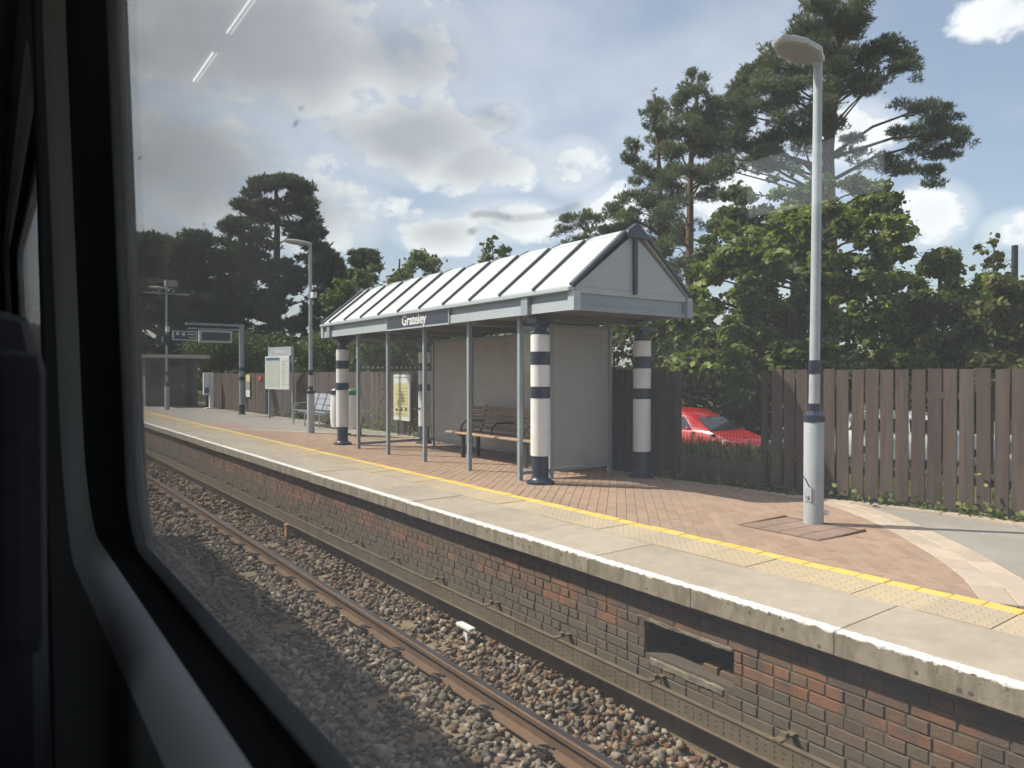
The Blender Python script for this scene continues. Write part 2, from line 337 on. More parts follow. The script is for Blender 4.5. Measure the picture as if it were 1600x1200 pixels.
M['stone'] = attr_mat('ballast_stone', 0.92, 0.0, 0.4)
M['glass'] = glass_mat('clear_glass', dirt=0.025)
M['dot'] = material('frosted_dot', (0.55, 0.55, 0.53), 0.6)
M['int_panel'] = material('carriage_panel', (0.13, 0.134, 0.14), 0.6, 0.05, 4)
M['int_trim'] = material('carriage_window_trim', (0.56, 0.57, 0.59), 0.5, 0.03, 4)
M['int_dark'] = material('carriage_rubber', (0.012, 0.012, 0.014), 0.55)
M['int_seal'] = material('window_seal', (0.22, 0.23, 0.25), 0.45, 0.1, 60)
M['int_ceiling'] = material('carriage_ceiling', (0.32, 0.32, 0.32), 0.7)
M['int_floor'] = material('carriage_floor', (0.035, 0.037, 0.045), 0.9)
M['seat'] = material('seat_moquette', (0.014, 0.014, 0.019), 0.95, 0.3, 60)
M['train_blue'] = material('train_livery', (0.03, 0.04, 0.09), 0.35)
M['train_roof'] = material('train_roof', (0.10, 0.10, 0.10), 0.7)
M['train_glass'] = glass_mat('train_window_glass', tint=(0.95, 0.965, 0.96), dirt=0.090, dirt_col=(0.75, 0.75, 0.74))

def coping_material():
    m = material('coping_painted_edge', (0.37, 0.312, 0.243), 0.9, 0.16, 9, 0.25, 90, tint=(0.25, 0.215, 0.17), tint_scale=1.6, tint_amt=0.4, rand=0.06)
    nt = m.node_tree; N = nt.nodes.new; L = nt.links.new; b = nt.nodes['Principled BSDF']
    src = b.inputs['Base Color'].links[0].from_socket
    geo = N('ShaderNodeNewGeometry'); sp = N('ShaderNodeSeparateXYZ'); L(geo.outputs['Position'], sp.inputs[0])
    def nz(scale, det=6, vec=(1, 1, 1)):
        mp = N('ShaderNodeMapping'); mp.inputs['Scale'].default_value = vec; L(geo.outputs['Position'], mp.inputs[0])
        t = N('ShaderNodeTexNoise'); t.inputs['Scale'].default_value = scale; t.inputs['Detail'].default_value = det; t.inputs['Roughness'].default_value = 0.7; L(mp.outputs[0], t.inputs['Vector']); return t.outputs['Fac']
    def mt(op, a, b2):
        n = N('ShaderNodeMath'); n.operation = op
        for i, v in enumerate((a, b2)):
            if isinstance(v, (int, float)): n.inputs[i].default_value = v
            else: L(v, n.inputs[i])
        return n.outputs[0]
    def rp(v, a, c):
        n = N('ShaderNodeMapRange'); n.interpolation_type = 'SMOOTHSTEP'; L(v, n.inputs[0]); n.inputs[1].default_value = a; n.inputs[2].default_value = c; return n.outputs[0]
    # paint line on the arris: x below edge + 0.1, ragged; drips down the face
    xx = mt('ADD', mt('SUBTRACT', sp.outputs[0], 3.76), mt('MULTIPLY', mt('SUBTRACT', nz(22), 0.5), 0.06))
    top = mt('SUBTRACT', 1.0, rp(xx, 0.060, 0.088))
    wear = rp(nz(26, 9), 0.36, 0.52)
    drip = rp(mt('ADD', mt('MULTIPLY', sp.outputs[2], 15.0), mt('MULTIPLY', nz(16, 4, (1, 1, 0.12)), 1.0)), 0.28, 0.40)
    fac = mt('MULTIPLY', mt('MULTIPLY', top, drip), wear)
    mx = N('ShaderNodeMix'); mx.data_type = 'RGBA'; L(fac, mx.inputs['Factor']); L(src, mx.inputs['A']); mx.inputs['B'].default_value = (0.80, 0.79, 0.76, 1)
    sn = N('ShaderNodeSeparateXYZ'); L(geo.outputs['Normal'], sn.inputs[0]); face = mt('LESS_THAN', sn.outputs[0], -0.6)
    # dark pits and lichen on the concrete face
    vo = N('ShaderNodeTexVoronoi'); vo.inputs['Scale'].default_value = 14; L(geo.outputs['Position'], vo.inputs['Vector'])
    pits = mt('MULTIPLY', mt('SUBTRACT', 1.0, rp(vo.outputs['Distance'], 0.12, 0.24)), mt('MULTIPLY', rp(nz(7), 0.44, 0.54), face))
    streak = mt('MULTIPLY', mt('ADD', 0.55, rp(nz(9, 8, (1, 1, 0.35)), 0.38, 0.6)), face)
    m3 = N('ShaderNodeMix'); m3.data_type = 'RGBA'; L(mt('MULTIPLY', streak, 0.55), m3.inputs['Factor']); m3.inputs['B'].default_value = (0.16, 0.13, 0.09, 1)
    L(src, m3.inputs['A']); L(m3.outputs['Result'], mx.inputs['A'])
    m4 = N('ShaderNodeMix'); m4.data_type = 'RGBA'; L(mt('MULTIPLY', pits, 0.8), m4.inputs['Factor']); L(mx.outputs['Result'], m4.inputs['A']); m4.inputs['B'].default_value = (0.05, 0.038, 0.03, 1)
    v2 = N('ShaderNodeTexVoronoi'); v2.inputs['Scale'].default_value = 7; L(geo.outputs['Position'], v2.inputs['Vector'])
    gum = mt('MULTIPLY', mt('SUBTRACT', 1.0, rp(v2.outputs['Distance'], 0.06, 0.10)), rp(nz(1.7), 0.5, 0.58))
    stain = rp(nz(2.4, 9), 0.52, 0.75)
    m5 = N('ShaderNodeMix'); m5.data_type = 'RGBA'; L(mt('MAXIMUM', mt('MULTIPLY', gum, 0.6), mt('MULTIPLY', stain, 0.35)), m5.inputs['Factor']); L(m4.outputs['Result'], m5.inputs['A']); m5.inputs['B'].default_value = (0.17, 0.14, 0.11, 1)
    L(m5.outputs['Result'], b.inputs['Base Color'])
    return m
M['coping'] = coping_material()

# ------------------------------------------------------------------ layout
XE, ZRAIL, XRAIL = 3.76, -0.915, 3.0        # platform edge, rail level, far rail
XW = 3.875                                  # face of the brick wall
def zs(x, y=0): return -0.022 * max(0.0, x - 4.8)   # the platform falls away from the edge
Y0P, Y1P = -2.0, 60.0

# ground
g = MB(); g.add([(-600, -600, -1.17), (900, -600, -1.17), (900, 1200, -1.17), (-600, 1200, -1.17)], [(0, 1, 2, 3)])
g = g.build('ground', M['soil']); g['kind'] = 'structure'
cp = MB(); cp.add([(11.5, -6, -1.03), (34, -6, -1.03), (34, 24, -1.03), (11.5, 24, -1.03)], [(0, 1, 2, 3)])
cp = cp.build('car_park_ground', M['carpark']); cp['kind'] = 'structure'

# ------------------------------------------------------------------ platform
plat = MB()
plat.add([(4.42, Y0P, -1.16), (9.2, Y0P, -1.16), (9.2, Y1P, -1.16), (4.42, Y1P, -1.16), (4.42, Y0P, -0.15), (4.8, Y0P, -0.068), (9.2, Y0P, zs(9.2) - 0.068), (9.2, Y1P, zs(9.2) - 0.068), (4.8, Y1P, -0.068), (4.42, Y1P, -0.15)],
         [(4, 5, 8, 9), (5, 6, 7, 8), (0, 4, 9, 3), (1, 2, 7, 6), (0, 1, 6, 5, 4), (3, 9, 8, 7, 2)])
plat = plat.build('platform', M['bed']); plat['kind'] = 'structure'
# coping slabs, one metre each
slab = MB().box(0, 0.735, 0.0022, 0.9978, -0.135, 0).mesh('coping_slab', M['coping'], bevel=0.005)
for i, y in enumerate(np.arange(-1.9, 44.0, 1.0)):
    instance('coping_slab', slab, plat, (XE, float(y), random.uniform(-0.003, 0.003)), (random.uniform(-.002, .002), random.uniform(-.003, .003), 0))
far = MB().box(XE, XE + 0.735, 44.1, Y1P, -0.135, 0).build('coping_run', M['coping'], plat)
# tactile slabs with blisters
tm = MB().box(0, 0.405, 0.003, 0.397, -0.06, 0)
for a in range(6):
    for b in range(6):
        x, y = 0.035 + a * 0.067, 0.035 + b * 0.0665; r = 0.011; n = 6
        vs = [(x + r * math.cos(k * math.pi / 3), y + r * math.sin(k * math.pi / 3), 0.0003) for k in range(n)] + [(x + .6 * r * math.cos(k * math.pi / 3), y + .6 * r * math.sin(k * math.pi / 3), 0.0045) for k in range(n)]
        tm.add(vs, [(k, (k + 1) % n, n + (k + 1) % n, n + k) for k in range(n)] + [tuple(range(n, 2 * n))])
tm = tm.mesh('tactile_slab', M['tactile'])
for y in np.arange(-1.2, 36, 0.4):
    instance('tactile_slab', tm, plat, (4.505, float(y), random.uniform(-0.004, 0.0)), (random.uniform(-.004, .004), random.uniform(-.004, .004), 0))
MB().box(4.505, 4.91, 36.0, Y1P, -0.06, -0.002).build('tactile_run', M['tactile'], plat)
# yellow line blocks
yb = MB().prism([(0, 0.002), (0.115, 0.002), (0.115, 0.198), (0, 0.198)], -0.06, 0, ch=0.006).mesh('yellow_block', M['yellow'])
for y in np.arange(-1.2, 30, 0.2):
    instance('yellow_block', yb, plat, (4.925 + random.uniform(-.004, .004), float(y), -0.003 + random.uniform(-.003, .003)), (random.uniform(-.01, .01), random.uniform(-.01, .01), random.uniform(-.008, .008)))
MB().box(4.925, 5.04, 30.0, Y1P, -0.06, -0.004).build('yellow_run', M['yellow'], plat)

# ---- block paving at 45 degrees inside a convex outline, buff border and asphalt outside
ARC_R = [(5.05, 1.86), (5.6, 2.17), (6.2, 2.66), (6.8, 3.22), (7.3, 3.75), (7.72, 4.35), (8.0, 5.0)]
ARC_L = [(8.3, 15.2), (7.7, 16.4), (7.0, 17.45), (6.2, 18.5), (5.6, 19.2), (5.05, 19.7)]
OUT = ARC_R + [(8.3, 7.0)] + ARC_L
def clip_poly(poly, clip):
    outp = list(poly)
    for i in range(len(clip)):
        a, b = clip[i], clip[(i + 1) % len(clip)]
        inp, outp = outp, []
        if not inp: break
        side = lambda p: (b[0] - a[0]) * (p[1] - a[1]) - (b[1] - a[1]) * (p[0] - a[0])
        for j in range(len(inp)):
            p, q = inp[j], inp[(j + 1) % len(inp)]; sp, sq = side(p), side(q)
            if sp >= 0: outp.append(p)
            if (sp >= 0) != (sq >= 0):
                t = sp / (sp - sq); outp.append((p[0] + (q[0] - p[0]) * t, p[1] + (q[1] - p[1]) * t))
    return outp
def area(p): return 0.5 * sum(p[i][0] * p[(i + 1) % len(p)][1] - p[(i + 1) % len(p)][0] * p[i][1] for i in range(len(p)))
blocks = []
k = math.sqrt(0.5)
for row in range(-200, 200):
    for colm in range(-20, 140):
        u0 = colm * 0.205 + (0.1025 if row % 2 else 0); w0 = row * 0.105
        quad = [(u0, w0), (u0 + 0.2022, w0), (u0 + 0.2022, w0 + 0.1022), (u0, w0 + 0.1022)]
        P = [((u - w) * k + 4.0, (u + w) * k - 1.0) for u, w in quad]
        cx = sum(p[0] for p in P) / 4; cy = sum(p[1] for p in P) / 4
        if not (4.8 < cx < 8.5 and 1.5 < cy < 20): continue
        c = clip_poly(P, OUT)
        if len(c) >= 3 and area(c) > 0.0012: blocks.append((cx, cy, c))
def zpv(j): return lambda x, y: zs(x) - 0.004 + j
blocks.sort(key=lambda b: b[0] ** 2 + b[1] ** 2)
vis = lambda cx, cy: (800 + F * (cx * C_ - cy * S_) / (cx * S_ + cy * C_)) < 1620
near = [b for b in blocks if vis(b[0], b[1])][:300]; nearset = set(id(b) for b in near)
pm = [M['paver'], M['paver2'], M['paver3']]
for b in near:
    MB().prism(b[2], zs(b[0]) - 0.05, zpv(random.uniform(-.002, .002)), ch=0.004).build('paving_block', random.choice(pm), plat)
rest = MB()
for b in blocks:
    if id(b) not in nearset: rest.prism(b[2], zs(b[0]) - 0.05, zpv(random.uniform(-.002, .002)), mi=random.randrange(3), ch=0.004)
rest = rest.build('paving_blocks_beyond', pm, plat); rest['kind'] = 'stuff'
# border blocks: two rows following the arc
def offset_poly(pl, d):
    res = []
    for i in range(len(pl)):
        a = Vector(pl[max(i - 1, 0)]); b = Vector(pl[min(i + 1, len(pl) - 1)]); t = (b - a).normalized(); nrm = Vector((t.y, -t.x)); res.append((pl[i][0] + nrm.x * d, pl[i][1] + nrm.y * d))
    return res
def resample(pl, step):
    P = [Vector(p) for p in pl]; L = [0]
    for i in range(1, len(P)): L.append(L[-1] + (P[i] - P[i - 1]).length)
    n = max(2, int(round(L[-1] / step))); outp = []
    for q in range(n + 1):
        s = L[-1] * q / n
        for i in range(1, len(P)):
            if s <= L[i] + 1e-9:
                t = (s - L[i - 1]) / (L[i] - L[i - 1]); outp.append(tuple(P[i - 1].lerp(P[i], t))); break
    return outp
def smooth_line(pl):
    for _ in range(2):
        q = [pl[0]]
        for i in range(len(pl) - 1):
            a, b = Vector(pl[i]), Vector(pl[i + 1]); q += [tuple(a.lerp(b, .25)), tuple(a.lerp(b, .75))]
        q.append(pl[-1]); pl = q
    return pl
SR, SL = smooth_line(ARC_R), smooth_line(ARC_L)
def border(pl, rows, step):
    for r in range(rows):
        a = resample(offset_poly(pl, 0.008 + r * 0.205), step); b = resample(offset_poly(pl, 0.205 + r * 0.205), step); n = min(len(a), len(b))
        for i in range(n - 1):
            e = 0.008; A, B, Cc, Dd = Vector(a[i]), Vector(a[i + 1]), Vector(b[i + 1]), Vector(b[i])
            q = [A.lerp(B, e), Dd.lerp(Cc, e), Dd.lerp(Cc, 1 - e), A.lerp(B, 1 - e)]
            q = [(max(v.x, 5.05), v.y) for v in q]
            if area(q) < 0: q = q[::-1]
            if area(q) < 0.004: continue
            MB().prism(q, zs(q[0][0]) - 0.05, zpv(random.uniform(-.002, .002)), ch=0.006).build('border_block', M['buffblock'], plat)
border(SR, 2, 0.42); border(SL, 1, 0.42)
# asphalt either side
def asphalt(poly, name):
    if area(poly) < 0: poly = poly[::-1]
    MB().prism(poly, lambda x, y: zs(x) - 0.06, lambda x, y: zs(x) - 0.007).build(name, M['asphalt'], plat)
oR = [p for p in offset_poly(SR, 0.415) if p[0] > 5.06]
asphalt([(5.05, Y0P), (9.1, Y0P), (9.1, 5.3), (8.3, 5.3)] + oR[::-1] + [(5.05, oR[0][1] - 0.1)], 'asphalt_surface')
oL = [p for p in offset_poly(SL, 0.21) if p[0] > 5.06]
asphalt([(9.1, 15.2)] + [(9.1, Y1P), (5.05, Y1P), (5.05, oL[-1][1] + 0.1)] + oL[::-1], 'asphalt_surface')
MB().prism([(5.15, 20.4), (6.0, 20.5), (5.9, 22.4), (5.2, 22.3)], lambda x, y: zs(x) - 0.02, lambda x, y: zs(x) - 0.002).build('repair_patch', M['patch'], plat)
# concrete edging and soil strip under the fence
FENCE = [(8.55, 0.6), (8.5, 2.4), (8.45, 3.5), (8.1, 5.3), (7.98, 7.1), (8.5, 16.5), (8.62, 26.0), (8.5, 37.0)]
def fence_pt(y):
    for a, b in zip(FENCE, FENCE[1:]):
        if a[1] <= y <= b[1]: return a[0] + (b[0] - a[0]) * (y - a[1]) / (b[1] - a[1])
    return FENCE[-1][0]
yy = 0.7
while yy < 30:
    y2 = yy + 0.9; off = -0.24
    a, b = fence_pt(yy) + off, fence_pt(y2) + off
    MB().prism([(a, yy + .005), (a + 0.13, yy + .005), (b + 0.13, y2 - .005), (b, y2 - .005)], -0.14, zs(8) + 0.012 + random.uniform(-.008, .008), ch=0.012).build('edging_kerb', M['buffblock'] if yy < 5 else M['concrete'], plat)
    yy = y2
pts = [(fence_pt(y) - 0.1, y) for y in np.arange(0.7, 36.8, 1.0)]
MB().prism([(9.15, 0.7), (9.15, 36.7)] + pts[::-1], -0.12, zs(8) + 0.006).build('verge_soil', M['soil'], plat)
# inspection cover beside the lamp
cv = MB().box(5.80, 6.60, 3.38, 3.40, zs(6.2) - .02, zs(6.2) + .008).box(5.80, 6.60, 4.2, 4.225, zs(6.2) - .02, zs(6.2) + .008).box(5.805, 5.83, 3.4, 4.2, zs(6.2) - .02, zs(6.2) + .010).box(6.573, 6.60, 3.4, 4.2, zs(6.2) - .02, zs(6.2) - .004).build('inspection_cover_frame', M['rust'], plat)
for a in range(4):
    for b in range(4):
        MB().prism([(5.835 + a * .184, 3.405 + b * .199), (6.015 + a * .184, 3.405 + b * .199), (6.015 + a * .184, 3.599 + b * .199), (5.835 + a * .184, 3.599 + b * .199)], zs(6.2) - .03, lambda x, y: zs(x) + 0.0035, ch=0.005).build('cover_block', M['cover'], cv)

# ------------------------------------------------------------------ brick wall of the platform
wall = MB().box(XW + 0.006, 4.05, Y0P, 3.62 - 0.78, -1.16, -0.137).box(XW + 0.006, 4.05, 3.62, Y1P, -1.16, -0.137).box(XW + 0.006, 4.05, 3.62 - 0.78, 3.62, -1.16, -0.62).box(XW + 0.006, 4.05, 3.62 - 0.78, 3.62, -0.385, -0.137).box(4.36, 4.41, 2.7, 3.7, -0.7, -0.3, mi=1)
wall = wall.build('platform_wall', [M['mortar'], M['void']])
tag(wall, 'sooty red brick retaining wall below the platform coping', 'wall')
bricks = []
CH = 0.0755; nrow = 13
for r in range(nrow):
    z1 = -0.142 - r * CH; z0 = z1 - CH + 0.010
    header = r % 2 == 1; L = 0.1125 if header else 0.2275
    y = Y0P + (0.056 if header else 0.0) + (0.11 if r % 4 == 2 else 0)
    while y < 30:
        y1 = y + L - 0.010
        inhole = (2.84 < y1 and y < 3.62) and (z0 < -0.385 and z1 > -0.62)
        if inhole and y < 2.80: y1_ = 2.84; inhole = False
        elif inhole and y1 > 3.66: y_ = y; y = 3.62; y1_ = y1; inhole = False
        else: y1_ = y1
        if not inhole:
            ny = math.sin(y * 1.3 + r) * 0.5 + math.sin(y * 0.47 + 2) * 0.5 + random.uniform(-.6, .6)
            if 1 <= r <= 4: mi = 0 if ny > -0.45 else 1
            elif r == 0: mi = 0 if ny > 0.3 else 1
            elif r <= 6: mi = 1 if ny > 0.25 else 2
            else: mi = 2
            bricks.append((y, y1_, z0, z1, mi))
        y = y1 + 0.010
bm_ = [M['brick_a'], M['brick_b'], M['brick_c']]
def brick_size(b):
    cy = (b[0] + b[1]) / 2; d = XW * S_ + cy * C_; x = 800 + F * (XW * C_ - cy * S_) / d; ypix = HOR + F * (HEYE - b[2]) / d
    if x > 1610 or ypix > 1215 or x < 0: return 0
    return (b[1] - b[0]) / d ** 2
bricks.sort(key=lambda b: -brick_size(b))
shape_cache = {}
def brick_mesh(w, h, mi):
    key = (round(w, 4), round(h, 4), mi)
    if key not in shape_cache:
        c = 0.004
        vs = [(0.10, 0, 0), (0.10, w, 0), (0.10, w, h), (0.10, 0, h), (c, 0, 0), (c, w, 0), (c, w, h), (c, 0, h), (0, c, c), (0, w - c, c), (0, w - c, h - c), (0, c, h - c)]
        fs = [(4, 5, 1, 0), (5, 6, 2, 1), (6, 7, 3, 2), (7, 4, 0, 3), (8, 9, 5, 4), (9, 10, 6, 5), (10, 11, 7, 6), (11, 8, 4, 7), (11, 10, 9, 8), (0, 1, 2, 3)]
        shape_cache[key] = MB().add(vs, fs).mesh('brick', bm_[mi])
    return shape_cache[key]
for b in bricks[:300]:
    instance('brick', brick_mesh(b[1] - b[0], b[3] - b[2], b[4]), wall, (XW + random.uniform(-.004, .004), b[0], b[2]), (random.uniform(-.006, .006), 0, random.uniform(-.008, .008)))
restb = MB(); c = 0.004
for b in bricks[300:]:
    x = XW + random.uniform(-.004, .004); w, h = b[1] - b[0], b[3] - b[2]
    vs = [(x + .1, b[0], b[2]), (x + .1, b[1], b[2]), (x + .1, b[1], b[3]), (x + .1, b[0], b[3]), (x, b[0] + c, b[2] + c), (x, b[1] - c, b[2] + c), (x, b[1] - c, b[3] - c), (x, b[0] + c, b[3] - c)]
    restb.add(vs, [(4, 5, 1, 0), (5, 6, 2, 1), (6, 7, 3, 2), (7, 4, 0, 3), (7, 6, 5, 4)], b[4])
restb = restb.build('bricks_beyond', bm_, wall); restb['kind'] = 'stuff'
def lump_bar(y0, y1, z0, z1, x0, name):
    """a ragged mortar patch with an uneven front"""
    ny, nz = 26, 5; vs = []; fs = []
    for i in range(ny + 1):
        for j in range(nz + 1):
            e = min(i, ny - i, j * 3, (nz - j) * 3) > 0
            vs.append((x0 - (random.uniform(.002, .008) if e else -0.02), y0 + (y1 - y0) * i / ny, z0 + (z1 - z0) * j / nz + random.uniform(-.005, .005)))
    for i in range(ny):
        for j in range(nz): a = i * (nz + 1) + j; fs.append((a, a + 1, a + nz + 2, a + nz + 1))
    return MB().add(vs, fs).build(name, M['rubble'], wall, smooth=True)
lump_bar(2.82, 3.70, -0.388, -0.352, XW - 0.002, 'mortar_lintel')
lump_bar(2.90, 3.58, -0.70, -0.632, XW - 0.002, 'mortar_patch')
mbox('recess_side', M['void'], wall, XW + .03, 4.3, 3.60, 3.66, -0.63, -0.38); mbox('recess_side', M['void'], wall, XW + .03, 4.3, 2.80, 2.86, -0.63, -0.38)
for i in range(2): MB().box(XW + .09, XW + .20, 2.9 + i * .14, 3.02 + i * .14, -0.63, -0.575 + random.uniform(-.01, .02)).build('loose_brick', M['brick_b'], wall, bevel=0.006)
mbox('wall_footing', M['sleeper'], wall, XW - 0.045, XW + 0.02, Y0P, 45, -1.16, -0.93)

# perforated cable channel along the wall foot
chan = empty('cable_channel', (3.72, 0, -0.87)); tag(chan, 'perforated steel cable channel along the foot of the brick wall', 'cable channel')
Yc0, Yc1 = -1.0, 42.0
def chbox(name, x0, x1, y0, y1, z0, z1, mat='galv', bevel=0): 
    o = mbox(name, M[mat], None, x0 - 3.72, x1 - 3.72, y0, y1, z0 + .87, z1 + .87, bevel=bevel); o.parent = chan; return o
yy = Yc0
while yy < Yc1:
    y2 = yy + 3.0
    chbox('side_plate', 3.72, 3.724, yy + .004, y2 - .004, -0.868, -0.745); chbox('lid', 3.712, 3.748, yy + .004, y2 - .004, -0.742, -0.735); chbox('bottom_lip', 3.700, 3.76, yy + .004, y2 - .004, -0.876, -0.868)
    chbox('back_plate', 3.744, 3.748, yy + .004, y2 - .004, -0.868, -0.742)
    yy = y2
holes = MB()
for i in range(int((16 - 1) / 0.06)):
    y = 1.0 + i * 0.06
    for z, w, h in (((-0.775), .006, .014), ((-0.805), .006, .012), ((-0.84), .006, .014)) if i % 2 == 0 else (((-0.79), .014, .005), ((-0.825), .014, .005)):
        holes.box(3.7185 - 3.72, 3.7195 - 3.72, y - w / 1.4, y + w / 1.4, z - h / 1.6 + .87, z + h / 1.6 + .87)
hl = holes.build('perforations', M['void'], chan); hl['kind'] = 'stuff'
for y in np.arange(1.4, 34, 1.02):
    o = MB().box(-0.01, 0.16, -0.025, 0.025, 0.137, 0.145).box(0.05, 0.09, -0.02, 0.02, 0.145, 0.168).build('bracket', M['galv'], chan); o.location = (0, float(y), 0)

# ------------------------------------------------------------------ railway track
track = empty('railway_track', (2.25, 0, -1.07)); track['kind'] = 'structure'
prof = [(-.07, 0), (.07, 0), (.07, .011), (.012, .03), (.010, .105), (.034, .12), (.035, .150), (.024, .158), (-.024, .158), (-.035, .150), (-.034, .12), (-.010, .105), (-.012, .03), (-.07, .011)]
def rail(x):
    vs = [(x + px, y, ZRAIL - .158 + pz) for y in (-4, 70) for (px, pz) in prof]; n = len(prof)
    fs = [(i, (i + 1) % n, n + (i + 1) % n, n + i) for i in range(n)]
    mi = [1 if i in (7,) else 0 for i in range(n)]
    b = MB()
    for f_, m_ in zip(fs, mi): b.f.append(f_); b.mi.append(m_)
    b.v = vs
    o = b.build('rail', [M['rust'], M['railtop']]); o.parent = track; o.location = (-2.25, 0, 1.07)
for x in (XRAIL, XRAIL - 1.505): rail(x)
slm = MB().prism([(-1.25, -.12), (1.25, -.12), (1.25, .12), (-1.25, .12)], -.15, -.03, ch=0.02).mesh('sleeper', M['sleeper'])
clipb = MB()
clipb.tube([(0, -.05, .0), (0, -.06, .03), (-.015, -.035, .05), (-.03, 0, .052), (-.03, .03, .04), (-.005, .05, .035), (.03, .045, .03), (.055, .02, .03), (.06, -.02, .028)], .010, 7)
clipb.box(-.035, .03, -.045, .045, -.01, .018)
clipm = clipb.mesh('rail_clip', M['clip'], smooth=True)
y = 0.1
while y < 40:
    s = instance('sleeper', slm, track, (0, y, 0))
    if y < 22:
        for sx in (XRAIL - 2.25,):
            instance('rail_clip', clipm, track, (sx - .085, y, 0.005)); instance('rail_clip', clipm, track, (sx + .085, y, 0.005), (0, 0, math.pi))
    y += 0.70
# ballast
ico_v = np.array([(0, 0, 1), *[(math.cos(a) * .894, math.sin(a) * .894, .447) for a in np.arange(5) * 2 * math.pi / 5], *[(math.cos(a) * .894, math.sin(a) * .894, -.447) for a in (np.arange(5) + .5) * 2 * math.pi / 5], (0, 0, -1)])
ico_f = [(0, i + 1, (i + 1) % 5 + 1) for i in range(5)] + [(i + 1, i + 6, (i + 1) % 5 + 1) for i in range(5)] + [((i + 1) % 5 + 1, i + 6, (i + 1) % 5 + 6) for i in range(5)] + [(i + 6, 11, (i + 1) % 5 + 6) for i in range(5)]
ico_f = np.array(ico_f)
protos = []
for q in range(14):
    # angular: push the ball's corners on to a few random cutting planes
    v = ico_v * (1 + rng.uniform(-.10, .35, (12, 1)))
    for _ in range(5):
        nn = rng.normal(size=3); nn /= np.linalg.norm(nn); h = rng.uniform(.35, .68); e = np.maximum(v @ nn - h, 0); v = v - e[:, None] * nn
    protos.append(v * np.array([1.1, rng.uniform(.7, 1.0), rng.uniform(.55, .85)]))
protos = np.array(protos)
def rand_rot(n):
    q = rng.normal(size=(n, 4)); q /= np.linalg.norm(q, axis=1)[:, None]; w, x, y, z = q.T
    return np.stack([np.stack([1 - 2 * (y * y + z * z), 2 * (x * y - z * w), 2 * (x * z + y * w)], 1), np.stack([2 * (x * y + z * w), 1 - 2 * (x * x + z * z), 2 * (y * z - x * w)], 1), np.stack([2 * (x * z - y * w), 2 * (y * z + x * w), 1 - 2 * (x * x + y * y)], 1)], 1)
def stones(n, x0, x1, y0, y1, rmin, rmax):
    x = rng.uniform(x0, x1, n); y = rng.uniform(y0, y1, n); r = rng.uniform(rmin, rmax, n)
    zb = -1.09 + 0.025 * np.sin(x * 3.1 + y * .7) * np.sin(y * 1.9) + rng.uniform(-.03, .035, n)
    zb += np.where(x > 3.1, -0.015, 0)
    ys = (y - 0.1 + 0.35) % 0.70 - 0.35; on = (np.abs(ys) < 0.11) & (x > 1.0) & (x < 3.5); bare = np.sin(x * 2.3 + np.floor(y / .7) * 2.1) > .80
    keep = ~(on & bare & (rng.random(n) < 0.8)) & ~((np.abs(x - XRAIL) < .085)) & ~((np.abs(x - XRAIL + 1.505) < .085))
    x, y, r, zb = x[keep], y[keep], r[keep], zb[keep]; n = len(x)
    V = protos[rng.integers(0, 14, n)] * r[:, None, None]; V = np.einsum('nij,nkj->nki', rand_rot(n), V); V[:, :, 2] *= .85
    V += np.stack([x, y, zb], 1)[:, None, :]
    pal = np.array([(.30, .28, .25), (.20, .185, .17), (.37, .34, .29), (.13, .115, .10), (.25, .19, .14), (.21, .135, .09), (.17, .095, .06)])
    rustf = np.clip((x - 2.9) * 2.2, 0, 1)
    w = np.stack([.24 - .08 * rustf, .24 - .06 * rustf, .15 - .04 * rustf, .16 - 0 * rustf, .13 + .12 * rustf, .06 + .14 * rustf, .02 + .08 * rustf], 1); w /= w.sum(1)[:, None]
    ci = (rng.random(n)[:, None] > np.cumsum(w, 1)).sum(1).clip(0, 6); colr = pal[ci] * rng.uniform(.42, 1.1, (n, 1)) * np.array([.92, .82, .71])
    Fi = (ico_f[None] + (np.arange(n) * 12)[:, None, None]).ravel()
    return V.reshape(-1, 3), Fi, np.repeat(colr, 12, 0)
def ballast(name, *a):
    V, Fi, Cc = stones(*a); o = link(bpy.data.objects.new(name, np_mesh(name, V, 3, Fi, M['stone'], Cc)))
    o['kind'] = 'stuff'; o['label'] = 'loose grey and rust brown track ballast stones'; o['category'] = 'ballast'; return o
ballast('ballast', 27000, 1.0, 3.84, 1.2, 13, .022, .048)
ballast('ballast_far', 10000, 1.2, 3.84, 13, 42, .034, .06)
bb = MB().box(-1.2, 3.86, -4, 70, -1.165, -1.115).build('track_bed', M['sleeper']); bb['kind'] = 'structure'
# white T-shaped marker and rusty stake by the wall foot
mk = MB().box(3.62, 3.66, 5.63, 5.70, -1.12, -0.985).box(3.60, 3.67, 5.56, 5.80, -0.985, -0.955).build('marker_bracket', M['white'], bevel=0.006); tag(mk, 'small white T-shaped bracket standing in ballast by the wall', 'bracket')
mk = MB().box(3.66, 3.72, 10.8, 10.9, -1.13, -0.90).box(3.65, 3.73, 10.79, 10.91, -0.90, -0.87).build('rusty_stake', material('orange_rust', (0.34, 0.17, 0.07), 0.9, .2, 20), bevel=0.006); tag(mk, 'short rusty orange stake in the ballast below the cable channel', 'stake')

